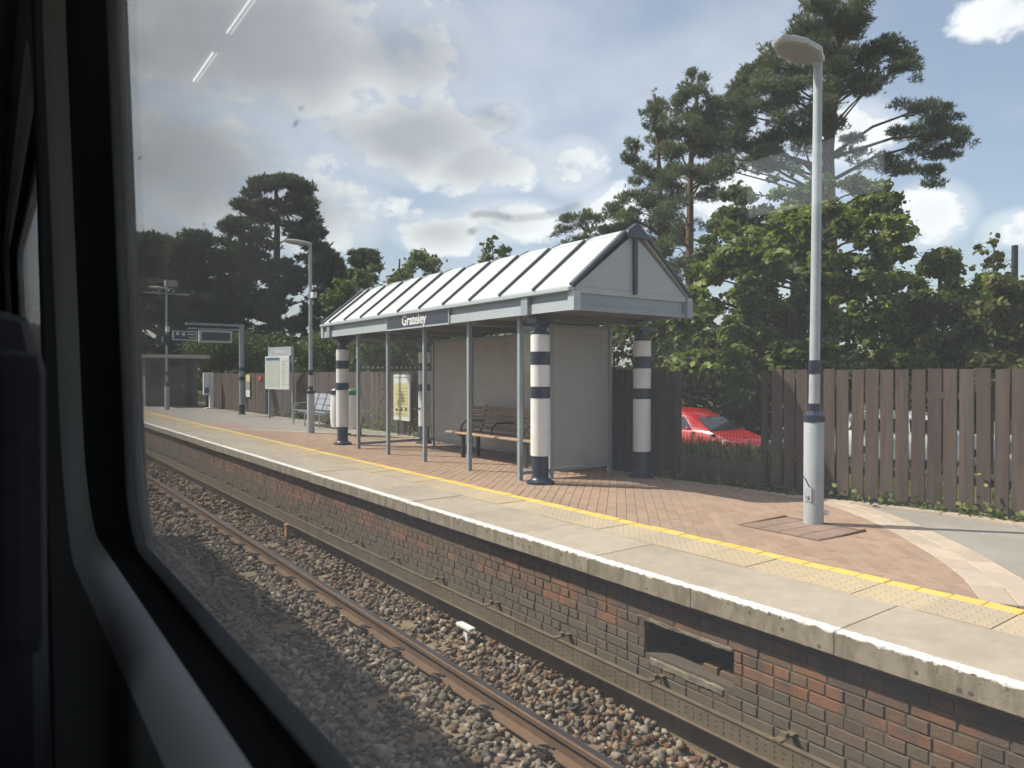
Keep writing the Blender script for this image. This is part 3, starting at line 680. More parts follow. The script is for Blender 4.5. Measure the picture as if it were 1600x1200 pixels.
# ------------------------------------------------------------------ platform shelter
RX0, RX1, RXM, RY0, RY1 = 5.74, 7.82, 6.78, 6.52, 14.50
ZF0, ZE, ZR = 2.215, 2.52, 3.335
sh = empty('platform_shelter', (RXM, 10.5, 0)); tag(sh, 'grey and navy waiting shelter with white pitched roof and striped pillars', 'shelter')
def SH(o):
    o.parent = sh; o.location = (-RXM, -10.5, 0); return o
def shbox(name, mat, *a, bevel=0.0): return SH(mbox(name, M[mat], None, *a, bevel=bevel))
def xz_prism(name, mat, poly, y0, y1, parent_fn=SH):
    n = len(poly); vs = [(x, y, z) for y in (y0, y1) for (x, z) in poly]
    fs = [(i, (i + 1) % n, n + (i + 1) % n, n + i) for i in range(n)] + [tuple(range(n - 1, -1, -1)), tuple(range(n, 2 * n))]
    return parent_fn(MB().add(vs, fs).build(name, M[mat]))
# roof panels between the battens
ys = [RY0 + i * (RY1 - RY0) / 10.5 for i in range(11)] + [RY1]
brk_l, brk_z = RXM - 0.17, ZR - 0.085
for i in range(len(ys) - 1):
    a, b = ys[i] + 0.003, ys[i + 1] - 0.003
    for sgn in (-1, 1):
        xe = RXM + sgn * (RXM - RX0 + 0.03); xb = RXM + sgn * 0.17; t = 0.022
        xz_prism('roof_panel', 'roof_white', [(xe, ZE), (xb, brk_z), (xb, brk_z - t), (xe, ZE - t)], a, b)
        xz_prism('ridge_panel', 'roof_white', [(xb + sgn * .012, brk_z + .004), (RXM + sgn * .001, ZR), (RXM + sgn * .001, ZR - t), (xb + sgn * .012, brk_z + .004 - t)], a, b)
for i, y in enumerate(ys):
    w = 0.018 if 0 < i < len(ys) - 1 else 0.035
    for sgn in (-1, 1):
        xe = RXM + sgn * (RXM - RX0 + 0.035); xb = RXM + sgn * 0.175; h = 0.038
        nrm = Vector((sgn * (ZR - .085 - ZE), (RXM - RX0 - .14))).normalized()
        xz_prism('roof_batten', 'batten', [(xe, ZE - .012), (xb, brk_z + .002), (xb + nrm.x * h, brk_z + nrm.y * h), (xe + nrm.x * h, ZE - .012 + nrm.y * h)], y - w, y + w)
        xz_prism('ridge_batten', 'grey', [(xb - sgn * .002, brk_z + .002), (RXM + sgn * .004, ZR + .002), (RXM + sgn * .004, ZR + .022), (xb - sgn * .002, brk_z + .025)], y - w * .7, y + w * .7)
xz_prism('ridge_cap', 'navy', [(RXM - .20, brk_z - .05), (RXM + .20, brk_z - .05), (RXM + .165, brk_z + .03), (RXM, ZR + .055), (RXM - .165, brk_z + .03)], RY0 - .055, RY0 + .03)
# gables
for yg, s in ((RY0 + 0.02, -1), (RY1 - 0.02, 1)):
    for sgn in (-1, 1):
        xz_prism('gable_panel', 'gable', [(RXM + sgn * .02, ZE - .01), (RXM + sgn * 1.0, ZE - .01), (RXM + sgn * .02, ZR - .09)], yg - .008, yg + .008)
    xz_prism('gable_batten', 'navy', [(RXM - .028, ZE - .05), (RXM + .028, ZE - .05), (RXM + .028, brk_z), (RXM - .028, brk_z)], yg + s * .035 - .02, yg + s * .035 + .02)
    xz_prism('gable_sill', 'gable', [(RX0 + .02, ZE - .09), (RX1 - .02, ZE - .09), (RX1 - .02, ZE - .013), (RX0 + .02, ZE - .013)], yg - .004 + s * .012, yg + .004 + s * .012)
# fascia channels: recessed web, lower flange proud
for x, s in ((RX0, -1), (RX1, 1)):
    shbox('fascia_web', 'grey', x - .008, x + .008, RY0 + .10, RY1 - .10, ZF0 + .02, ZE - .07)
    shbox('fascia_flange', 'grey_light', x + s * .022 - .010, x + s * .022 + .010, RY0 + .06, RY1 - .06, ZF0, ZF0 + .125)
    shbox('gutter', 'grey_light', x + s * .05 - .05, x + s * .05 + .05, RY0 - .01, RY1 + .01, ZE - .075, ZE - .028, bevel=.006)
    for yb in (7.43, 14.12): shbox('fascia_bracket', 'grey', x + s * .034 - .04, x + s * .034 + .012, yb - .07, yb + .07, ZF0 - .01, ZE - .08)
for y, s in ((RY0, -1), (RY1, 1)):
    shbox('end_fascia_web', 'grey', RX0 + .07, RX1 - .07, y + .03 * -s - .008, y + .03 * -s + .008, ZF0 + .02, ZE - .07)
    shbox('end_fascia_flange', 'grey', RX0 + .05, RX1 - .05, y - .010, y + .010, ZF0 + .001, ZF0 + .06)
    for x in (RX0, RX1): shbox('corner_post', 'grey_light' if x == RX0 else 'grey', x - .055, x + .055, y - .055, y + .055, ZF0 - .004, ZE - .08)
shbox('soffit', 'soffit', RX0 + .03, RX1 - .03, RY0 + .06, RY1 - .06, ZF0 + .03, ZF0 + .045)
for y in np.linspace(7.43, 14.12, 6): shbox('cross_beam', 'soffit', RX0 + .04, RX1 - .04, y - .04, y + .04, ZF0 - .05, ZF0 + .03)
# pillars
pil = MB().lathe([(.19, 0), (.19, .03), (.15, .045), (.118, .075), (.112, .10), (.112, 1.985), (.118, 1.99), (.118, 2.02), (.085, 2.03), (.085, 2.11)], n=28).box(-.085, .085, -.085, .085, 2.08, 2.13).box(-.15, .15, -.11, .11, 2.13, 2.19).mesh('pillar', M['navy'], smooth=True)
slv = lambda z0, z1: MB().lathe([(.116, z0), (.130, z0 + .004), (.130, z1 - .004), (.116, z1)], n=28).mesh('white_sleeve', M['white'], smooth=True)
bnd = lambda z0, z1: MB().lathe([(.128, z0), (.134, z0 + .004), (.134, z1 - .004), (.128, z1)], n=28).mesh('navy_band', M['navy'], smooth=True)
sleeves = [slv(.37, 1.14), slv(1.29, 1.585), slv(1.755, 1.985)]; bands = [bnd(1.141, 1.289), bnd(1.586, 1.754)]
arm = MB()
for sy in (-1, 1): arm.add([(-.05, sy * .10, 2.06), (.05, sy * .10, 2.06), (.05, sy * .42, 2.2), (-.05, sy * .42, 2.2), (-.05, sy * .10, 2.0), (.05, sy * .10, 2.0), (.05, sy * .42, 2.19), (-.05, sy * .42, 2.19)], [(0, 1, 2, 3), (4, 7, 6, 5), (0, 4, 5, 1), (3, 2, 6, 7), (1, 5, 6, 2), (0, 3, 7, 4)])
for (x, y) in ((5.94, 7.43), (7.70, 7.25), (5.98, 14.12), (7.70, 13.70)):
    p = instance('pillar', pil, sh, (x - RXM, y - 10.5, zs(x)))
    for sm in sleeves: instance('white_sleeve', sm, p)
    for sm in bands: instance('navy_band', sm, p)
# glazed enclosure
FP = [13.10, 11.80, 10.45, 9.08, 7.80]; XF, XB, YE0, YE1 = 5.88, 7.58, 7.80, 13.10
for y in FP: shbox('post', 'grey', XF - .03, XF + .03, y - .03, y + .03, zs(XF) - .02, ZF0 + .03, bevel=.004)
for y in (7.80, 9.98, 11.6, 13.10): shbox('post', 'grey', XB - .025, XB + .025, y - .03, y + .03, zs(XB) - .02, ZF0 + .03, bevel=.004)
shbox('post', 'grey', 6.43 - .03, 6.43 + .03, YE0 - .025, YE0 + .025, zs(6.43) - .02, ZF0 + .03, bevel=.004)
shbox('frosted_panel', 'frost', 6.47, XB - .03, YE0 - .006, YE0 + .006, .10, 2.10)
for a, b in ((7.84, 9.94), (10.02, 11.56), (11.64, 13.06)): shbox('frosted_panel', 'frost', XB - .006, XB + .006, a, b, .08, 2.10)
shbox('glass_pane', 'glass', XF + .035, 6.395, YE0 - .004, YE0 + .004, .10, 2.10)
shbox('glass_pane', 'glass', XF + .035, XB - .03, YE1 - .004, YE1 + .004, .12, 2.10)
shbox('bottom_rail', 'grey', XF + .03, 6.40, YE0 - .02, YE0 + .02, .05, .095); shbox('bottom_rail', 'grey', 6.46, XB - .025, YE0 - .02, YE0 + .02, .05, .095)
shbox('bottom_rail', 'grey', XF + .03, XB - .025, YE1 - .02, YE1 + .02, .05, .10); shbox('top_rail', 'grey', XF + .03, XB - .025, YE1 - .02, YE1 + .02, 2.10, 2.15)
shbox('top_rail', 'grey', 6.46, XB - .025, YE0 - .02, YE0 + .02, 2.10, 2.14); shbox('top_rail', 'grey', XB - .02, XB + .02, YE0 + .03, YE1 - .03, 2.10, 2.15); shbox('bottom_rail', 'grey', XB - .02, XB + .02, YE0 + .03, YE1 - .03, .03, .075)
dm = MB().tube([(0, -.0012, 0), (0, .0012, 0)], .028, 12).mesh('manifestation_dot', M['dot'])
for z in (1.58, 0.72):
    for i in range(15): SHd = instance('manifestation_dot', dm, sh, (5.98 + i * .105 - RXM, YE1 - .007 - 10.5, z))
# station name board on the fascia
RSIGN = Matrix(((0, 0, -1), (-1, 0, 0), (0, 1, 0))).to_euler()
sg = shbox('name_sign', 'grey_light', RX0 - .050, RX0 - .036, 9.36, 11.48, ZF0 - .012, ZE - .08)
o = mbox('sign_face', M['navy'], sg, RX0 - .054, RX0 - .050, 9.385, 11.455, ZF0 + .018, ZE - .085)
text_mesh('lettering', 'Grateley', 0.235, M['white'], sg, (RX0 - .057, 10.47, ZF0 + .125), RSIGN, bold=0.006)

# ---- timber bench inside the shelter
bn = empty('wooden_bench', (7.0, 10.0, zs(7))); tag(bn, 'dark slatted wooden bench with black iron legs inside the shelter', 'bench')
def bpart(name, mat, x0, x1, y0, y1, z0, z1, M2=None, bevel=0.004):
    o = mbox(name, M[mat], None, x0, x1, y0, y1, z0, z1, bevel=bevel, M=M2); o.parent = bn; return o
BY0, BY1 = -1.55, 1.2
for i, x in enumerate((-.27, -.15, -.03, .09)): bpart('seat_slat', 'wood_worn' if i == 0 else 'wood', x, x + .095, BY0, BY1, .425, .46)
for i in range(5):
    R = Matrix.Translation((.22 + i * .025, 0, .53 + i * .085)) @ Matrix.Rotation(math.radians(14), 4, 'Y'); bpart('back_slat', 'wood', -.012, .012, BY0, BY1, -.033, .033, R)
for y in (-1.1, 0.75):
    bpart('leg', 'black', -.20, -.14, y - .03, y + .03, 0, .42); bpart('leg', 'black', .12, .18, y - .03, y + .03, 0, .42); bpart('seat_bearer', 'black', -.27, .22, y - .025, y + .025, .385, .424)
    o = MB().tube([(.17, y, .40), (.25, y, .55), (.36, y, .92)], .022, 8).build('back_support', M['black']); o.parent = bn
for y in (-1.1, -.2, .75):
    o = MB().tube([(-.22, y, .44), (-.2, y, .58), (-.1, y, .655), (.1, y, .66), (.27, y, .64)], .016, 8).build('armrest', M['black'], smooth=True); o.parent = bn
btm = MB().lathe([(.012, 0), (.012, .006), (.006, .009)], n=8).mesh('bolt_head', M['steel'])
for y in (-1.1, .75):
    for i in range(5): instance('bolt_head', btm, bn, (.207 + i * .025, y, .53 + i * .085), (0, math.radians(-76), 0))

# ------------------------------------------------------------------ lamp posts
def lamp_post(name, label, loc, h, lean, extra=True, rz=0.0):
    t = empty(name, loc, rz); tag(t, label, 'lamp post', 'grey lamp posts on the platform')
    MB().lathe([(.094, 0), (.094, 1.02), (.09, 1.03)], n=28).build('base_column', M['lampgrey'], t, smooth=True)
    MB().lathe([(.100, 1.0), (.102, 1.01), (.102, 1.065), (.09, 1.075), (.062, 1.10), (.054, 1.105), (.054, 1.18)], n=28).build('collar', M['navy'], t, smooth=True)
    MB().tube([(0, 0, 1.08), (lean * (h - 1.1) * .5, 0, h * .55), (lean * (h - 1.1), 0, h)], [.051, .046, .041], 20).build('shaft', M['lampgrey'], t, smooth=True)
    MB().lathe([(.053, 1.47), (.056, 1.475), (.056, 1.60), (.052, 1.605)], c=(lean * .3, 0, 0), n=24).build('band', M['navy'], t, smooth=True)
    # flat lantern reaching over the platform edge
    e = lean * (h - 1.1)
    outl = [(.02, -.06), (-.08, -.10), (-.20, -.16), (-.45, -.16), (-.62, -.10), (-.68, -.04), (-.68, .04), (-.62, .10), (-.45, .16), (-.20, .16), (-.08, .10), (.02, .06)]
    n = len(outl); vs = []
    for (k, z) in ((.96, -.040), (1.0, -.018), (1.0, .006), (.82, .030), (.45, .042)):
        vs += [(e - .26 + (x + .26) * k, y * k, h + z - (x) * .03) for x, y in outl]
    fs = [(r * n + i, r * n + (i + 1) % n, (r + 1) * n + (i + 1) % n, (r + 1) * n + i) for r in range(4) for i in range(n)] + [tuple(range(n - 1, -1, -1)), tuple(range(4 * n, 5 * n))]
    head = MB().add(vs, fs).build('lantern', M['lamphead'], t, smooth=True)
    vs = []
    for (k, z) in ((.86, -.041), (.80, -.052)): vs += [(e - .27 + (x + .27) * k, y * k, h + z - x * .03) for x, y in outl]
    MB().add(vs, [(i, (i + 1) % n, n + (i + 1) % n, n + i) for i in range(n)] + [tuple(range(n, 2 * n))]).build('diffuser', M['lampglass'], head)
    MB().tube([(e + .0, 0, h - .06), (e - .09, 0, h + .0)], .04, 12).build('spigot', M['lampgrey'], t)
    if extra:
        mbox('access_door', M['lampgrey'], t, -.10, -.088, -.035, .035, .22, .36, bevel=.003); mbox('lock', M['steel'], t, -.112, -.10, -.012, .012, .25, .28, bevel=.003)
        MB().tube([(-.09, -.03, .36), (-.097, -.01, .37), (-.097, .03, .44), (-.06, .075, .46)], .005, 6).build('cable', M['black'], t)
        mbox('junction_box', M['plastic_white'], t, .02, .07, -.125, -.09, .09, .135, bevel=.004)
    return t
lamp_post('lamp_post', 'tall grey lamp post with navy bands beside the dark fence', (6.54, 3.87, zs(6.54)), 4.56, 0.012)
l2 = lamp_post('lamp_post', 'grey lamp post with small camera, in front of the metal seats', (6.60, 17.6, zs(6.6)), 4.80, 0.0, False)
cm = mbox('camera_box', M['plastic_white'], l2, -.02, .09, -.22, -.05, 3.42, 3.56, bevel=.01); mbox('camera_bracket', M['lampgrey'], l2, -.05, .07, -.06, .06, 3.26, 3.36, bevel=.006)
l3 = lamp_post('lamp_post', 'far grey lamp post near the small station building', (6.1, 33.0, zs(6.1)), 5.15, 0.0, False)
mbox('floodlight', M['lampglass'], l3, -.12, .35, -.5, -.2, 5.2, 5.45, bevel=.02); mbox('cross_arm', M['lampgrey'], l3, -.9, .9, -.03, .03, 4.9, 4.95); mbox('camera_box', M['plastic_white'], l3, -.06, .06, -.3, -.06, 3.3, 3.5)

# ------------------------------------------------------------------ fences
def fence_run(t, y0, y1, pitch, width, z0, z1, face=-0.02, jitter=.004, both=False):
    """boards along the FENCE polyline"""
    bmx = [MB().box(-.010, .010, -width / 2, width / 2, 0, 1).mesh('board', M['fence']) for _ in range(1)][0]
    pos = []; y = y0
    while y < y1:
        x = fence_pt(y); x2 = fence_pt(y + .05); ang = math.atan2(x - x2, .05)
        pos.append((x, y, ang)); y += pitch * math.cos(ang)
    for i, (x, yv, ang) in enumerate(pos):
        zz0 = z0 + random.uniform(-.015, .015); zz1 = z1 + random.uniform(-.008, .008)
        o = instance('board', bmx, t, (x - t.location.x + face, yv - t.location.y, zz0), (random.uniform(-.006, .006), random.uniform(-.006, .006), ang + random.uniform(-.02, .02)), (1, random.uniform(.95, 1.03), zz1 - zz0))
    # rails and posts behind the boards
    yy = y0
    while yy < y1 - .05:
        y2 = min(yy + 1.8, y1)
        for z in (.28, 1.2):
            a, b = Vector((fence_pt(yy) + .05, yy, z)), Vector((fence_pt(y2) + .05, y2, z)); d = b - a
            Mx = Matrix.Translation((a + b) / 2 - t.location) @ Matrix.Rotation(-math.atan2(d.x, d.y), 4, 'Z')
            mbox('fence_rail', M['fence_rail'], t, -.02, .035, -d.length / 2 + .003, d.length / 2 - .003, -.04, .04, M=Mx)
        xp = fence_pt(yy) + .13 - t.location.x; mbox('fence_post', M['fence_rail'], t, xp - .045, xp + .045, yy - t.location.y - .045, yy - t.location.y + .045, -.5, z1 - .05)
        yy = y2
f1 = empty('paling_fence', (8.4, 3.0, 0)); tag(f1, 'brown board fence with narrow gaps behind the tall lamp post', 'fence', 'brown board fences')
fence_run(f1, 1.0, 5.40, 0.160, 0.134, -0.03, 1.49)
f2 = empty('mesh_fence_panel', (8.0, 6.2, 0)); tag(f2, 'wire mesh fence panel set in dark boards with the red car behind', 'fence')
fy0, fy1 = 5.50, 6.78
fx = lambda y: fence_pt(y) - 8.0
def f2bar(name, mat, y0, y1, z0, z1, th=.02):
    a, b = Vector((fx(y0), y0 - 6.2, 0)), Vector((fx(y1), y1 - 6.2, 0)); d = b - a
    Mx = Matrix.Translation((a + b) / 2) @ Matrix.Rotation(-math.atan2(d.x, d.y), 4, 'Z')
    return mbox(name, M[mat], f2, -th, th, -d.length / 2, d.length / 2, z0, z1, M=Mx)
f2bar('lower_board', 'fence', fy0, fy1, -.05, .12); f2bar('lower_board', 'fence', fy0, fy1, .127, .27)
f2bar('frame_post', 'fence', fy0 - .06, fy0 - .003, -.05, 1.49, .03); f2bar('frame_post', 'fence', fy1 + .003, fy1 + .09, -.05, 1.49, .03)
wm = MB()
for y in np.arange(fy0 + .02, fy1, .05): wm.tube([(fx(y), y - 6.2, .27), (fx(y), y - 6.2, 1.48)], .0022, 4, cap=False)
for z in np.arange(.30, 1.49, .05): wm.tube([(fx(fy0), fy0 - 6.2, z), (fx(fy1), fy1 - 6.2, z)], .0022, 4, cap=False)
wm.build('wire_mesh', M['wire'], f2)
bdm = MB().box(-.010, .010, -.0555, .0555, 0, 1).mesh('board', M['fence'])
for y in (6.95, 7.08): instance('board', bdm, f2, (fx(y), y - 6.2, -.04), (0, 0, random.uniform(-.02, .02)), (1, 1, 1.52))
f3 = empty('long_fence', (8.5, 20, 0)); tag(f3, 'long close-boarded brown fence running behind the shelter and info board', 'fence', 'brown board fences')
fence_run(f3, 7.2, 12.0, 0.135, 0.118, -0.06, 1.50); fence_run(f3, 12.0, 36.5, 0.145, 0.141, -0.08, 1.52)

# ------------------------------------------------------------------ furniture at the far end of the platform
# poster board on the fence, seen through the shelter glass
pb = empty('poster_board', (8.28, 15.85, 0)); tag(pb, 'yellow timetable poster in white frame on the fence, seen through the shelter glass', 'poster')
mbox('frame', M['plastic_white'], pb, -.025, .02, -.42, .42, .30, 1.44, bevel=.005); mbox('sheet', M['paper_y'], pb, -.03, -.0255, -.37, .37, .40, 1.22); mbox('heading', M['paper'], pb, -.03, -.0255, -.37, .37, 1.225, 1.40)
for i in range(9): mbox('print_line', M['ink'], pb, -.0325, -.0305, -.33, .30 - (i % 3) * .1, .46 + i * .08, .475 + i * .08)
mbox('heading_bar', M['ink'], pb, -.0325, -.0305, -.34, .34, 1.36, 1.385)
for y in (-.3, .3): mbox('leg', M['fence_rail'], pb, .02, .06, y - .03, y + .03, -.08, 1.3)
# refuse sack stands near the left pillar
def sack(loc, label, lid):
    t = empty('litter_bin', loc); tag(t, label, 'bin', 'litter sack stands by the shelter')
    rr = np.array([.17, .20, .21, .205, .20, .19])
    MB().lathe([(.12, .18), (.18, .20), (.20, .35), (.205, .6), (.195, .85), (.185, 1.0)], n=20).build('sack', M['plastic_white'], t, smooth=True)
    MB().lathe([(.20, 1.0), (.205, 1.01), (.205, 1.10), (.17, 1.14), (.05, 1.15)], n=20).build('lid_ring', M[lid], t, smooth=True)
    MB().tube([(.2, 0, 0), (.2, 0, 1.05)], .022, 8).build('pole', M['black'], t); MB().lathe([(.12, 0), (.12, .02)], c=(.2, 0, 0), n=14).build('foot', M['black'], t)
p = at_d(551.5, 650, 17.3); sack((p.x, p.y, zs(p.x)), 'white litter sack with green lid beside the striped pillar', 'bin_green')
p = at_d(529, 650, 17.6); sack((p.x, p.y, zs(p.x)), 'white litter sack with dark lid partly hidden behind the striped pillar', 'navy')
# perforated steel seats
st = empty('metal_bench', (7.75, 20.3, zs(7.75))); tag(st, 'row of four grey perforated steel seats in front of the long fence', 'bench')
pad = MB()
for i in range(3): pad.box(-.012, .012, -.27, .27, i * .17, i * .17 + .155)
padm = pad.mesh('seat_back', M['steel']); stm = MB().box(-.23, .23, -.27, .27, 0, .02).mesh('seat_pan', M['steel'], bevel=.006)
for i in range(4):
    y = -1.05 + i * .62
    instance('seat_back', padm, st, (.18, y, .47), (0, math.radians(18), 0)); instance('seat_pan', stm, st, (-.06, y, .42), (0, math.radians(4), 0))
mbox('beam', M['steel'], st, -.08, .0, -1.4, 1.2, .34, .40)
for y in (-1.15, 0.0, .95):
    MB().tube([(-.32, y, 0), (-.32, y, .36), (.12, y, .37), (.12, y, 0)], .022, 8).build('leg', M['steel'], st)
for y in (-1.38, 1.18): MB().tube([(.2, y, .42), (.3, y, .98), (.25, y, .66), (-.2, y, .64), (-.22, y, .42)], .018, 8).build('arm_frame', M['steel'], st)
# information board
A, B = Vector((7.86, 24.9)), Vector((8.2, 23.5)); dd = B - A; ang = math.atan2(dd.y, dd.x)
ib = empty('information_board', (A.x, A.y, zs(7.9)), ang); tag(ib, 'white framed map and timetable board on two grey posts before the fence', 'notice board')
Wd = dd.length
mbox('post', M['grey'], ib, -.03, .03, -.03, .03, 0, 2.42); mbox('post', M['grey'], ib, Wd - .03, Wd + .03, -.03, .03, 0, 2.48)
hd = mbox('header', M['grey_light'], ib, .02, Wd - .02, -.05, -.035, 2.16, 2.46); text_mesh('lettering', 'Grateley', .17, M['white'], hd, (Wd * .5, -.054, 2.31), (math.radians(90), 0, 0), .004)
bd = mbox('frame', M['plastic_white'], ib, -.10, Wd - .08, -.10, -.055, 1.02, 2.15, bevel=.006)
mbox('map_sheet', M['paper_map'], bd, -.04, Wd * .56, -.106, -.1005, 1.08, 2.00); mbox('title_bar', M['blue'], bd, -.04, Wd * .56, -.106, -.1005, 2.003, 2.10)
lf = mbox('list_sheet', M['paper'], bd, Wd * .61, Wd - .13, -.106, -.1005, 1.08, 2.10)
for i in range(13): mbox('print_line', M['ink'], lf, Wd * .64, Wd - .16 - (i % 3) * .06, -.109, -.107, 1.18 + i * .065, 1.195 + i * .065)
# gantry with display
gt = empty('display_gantry', (7.85, 28.2, zs(7.8))); tag(gt, 'grey cantilever post carrying a hanging departure screen and sign', 'display')
MB().tube([(0, 0, .35), (0, 0, 3.35)], .095, 18).build('column', M['grey'], gt, smooth=True); MB().lathe([(.14, 0), (.14, .03), (.11, .05), (.11, .36)], n=18).build('base', M['navy'], gt)
for z in (1.30, 1.66): MB().lathe([(.10, z), (.103, z + .005), (.103, z + .14), (.10, z + .145)], n=18).build('band', M['navy'], gt)
mbox('arm', M['grey'], gt, -2.0, .10, -.06, .06, 3.36, 3.44); mbox('arm_lower', M['grey'], gt, -1.9, -.05, -.045, .045, 3.2, 3.26)
dp = mbox('display_case', M['grey_light'], gt, -1.55, -.38, -.12, .08, 2.72, 3.18, bevel=.01); mbox('screen', M['screen'], dp, -1.47, -.46, -.126, -.121, 2.80, 3.10)
sn = mbox('direction_sign', M['plastic_white'], gt, -2.45, -1.62, -.09, -.05, 2.78, 3.12); mbox('sign_face', M['navy'], sn, -2.42, -1.65, -.096, -.0905, 2.81, 3.09)
mbox('pictogram', M['white'], sn, -2.34, -2.24, -.099, -.097, 2.97, 3.06); mbox('pictogram', M['white'], sn, -2.14, -2.04, -.099, -.097, 2.95, 3.05); mbox('print_line', M['white'], sn, -1.96, -1.70, -.099, -.097, 2.98, 3.02); mbox('print_line', M['white'], sn, -1.90, -1.70, -.099, -.097, 2.87, 2.90)
# platform number sign hanging on the far lamp
q = at_d(254, 531, 29.5); ns = empty('platform_number_sign', (q.x, q.y, q.z)); tag(ns, 'dark square platform number sign with a white 1 beside the far lamp post', 'sign')
mbox('plate', M['navy'], ns, -.22, .22, -.02, .02, -.22, .22); mbox('rim', M['grey'], ns, -.235, .235, .021, .03, -.235, .235); text_mesh('numeral', '1', .34, M['white'], ns, (0, -.024, 0), (math.radians(90), 0, 0), .004)
# smart card reader
rd = empty('card_reader', (8.05, 34.0, zs(8))); tag(rd, 'white card reader post standing before the small station building', 'card reader')
mbox('foot', M['plastic_white'], rd, -.22, .22, -.2, .2, 0, .04, bevel=.01); mbox('stem', M['plastic_white'], rd, -.02, .16, -.08, .08, .04, 1.62, bevel=.02); mbox('reader_head', M['plastic_white'], rd, -.28, -.03, -.12, .06, .62, 1.62, bevel=.02); mbox('reader_pad', M['blue'], rd, -.25, -.06, -.126, -.121, .70, .95)
# notices on the fence
def notice(px, py0, py1, d, w, mats, label):
    a = at_d(px, py0, d); b = at_d(px, py1, d); t = empty('fence_notice', (fence_pt(a.y) - .07, a.y, b.z)); tag(t, label, 'notice'); h = a.z - b.z; n = len(mats)
    for i, m_ in enumerate(mats): mbox('sheet', M[m_], t, -.012, .0, -w / 2, w / 2, h * i / n + .01, h * (i + 1) / n - .01)
notice(364, 585, 621, 28.6, .55, ['paper', 'ink', 'paper_y'], 'column of pale paper notices pinned to the fence beside the gantry post')
notice(389.5, 587, 595, 27.5, .30, ['red'], 'small red notice on the fence beside the gantry post')
# station building at the far end
sb = empty('station_building', (7.1, 37.2, 0)); tag(sb, 'low flat-roofed station building with pale roof edge and brown door', 'building')
mbox('wall', M['render'], sb, -1.15, 1.15, 0, 9, -.2, 2.25); rf = mbox('roof', M['roof_edge'], sb, -1.7, 1.55, -.8, 9.4, 2.25, 2.40); mbox('roof_deck', M['asphalt'], rf, -1.6, 1.45, -.7, 9.3, 2.401, 2.42)
dr = mbox('door', M['door'], sb, -.3, .62, -.04, -.005, -.1, 1.85); mbox('transom_window', M['teal'], sb, -.3, .62, -.04, -.005, 1.88, 2.12); mbox('door_handle', M['steel'], dr, .48, .54, -.08, -.042, .85, 1.0)
mbox('door_frame', M['teal'], sb, .64, .86, -.03, -.005, -.1, 2.2); mbox('window', M['teal'], sb, -.95, -.45, -.03, -.005, .9, 2.0); mbox('pier', M['render'], sb, .98, 1.12, -.1, -.005, -.1, 2.24)
for y in (1.0, 3.4): mbox('window', M['teal'], sb, -1.19, -1.155, y, y + 1.3, .9, 2.0)

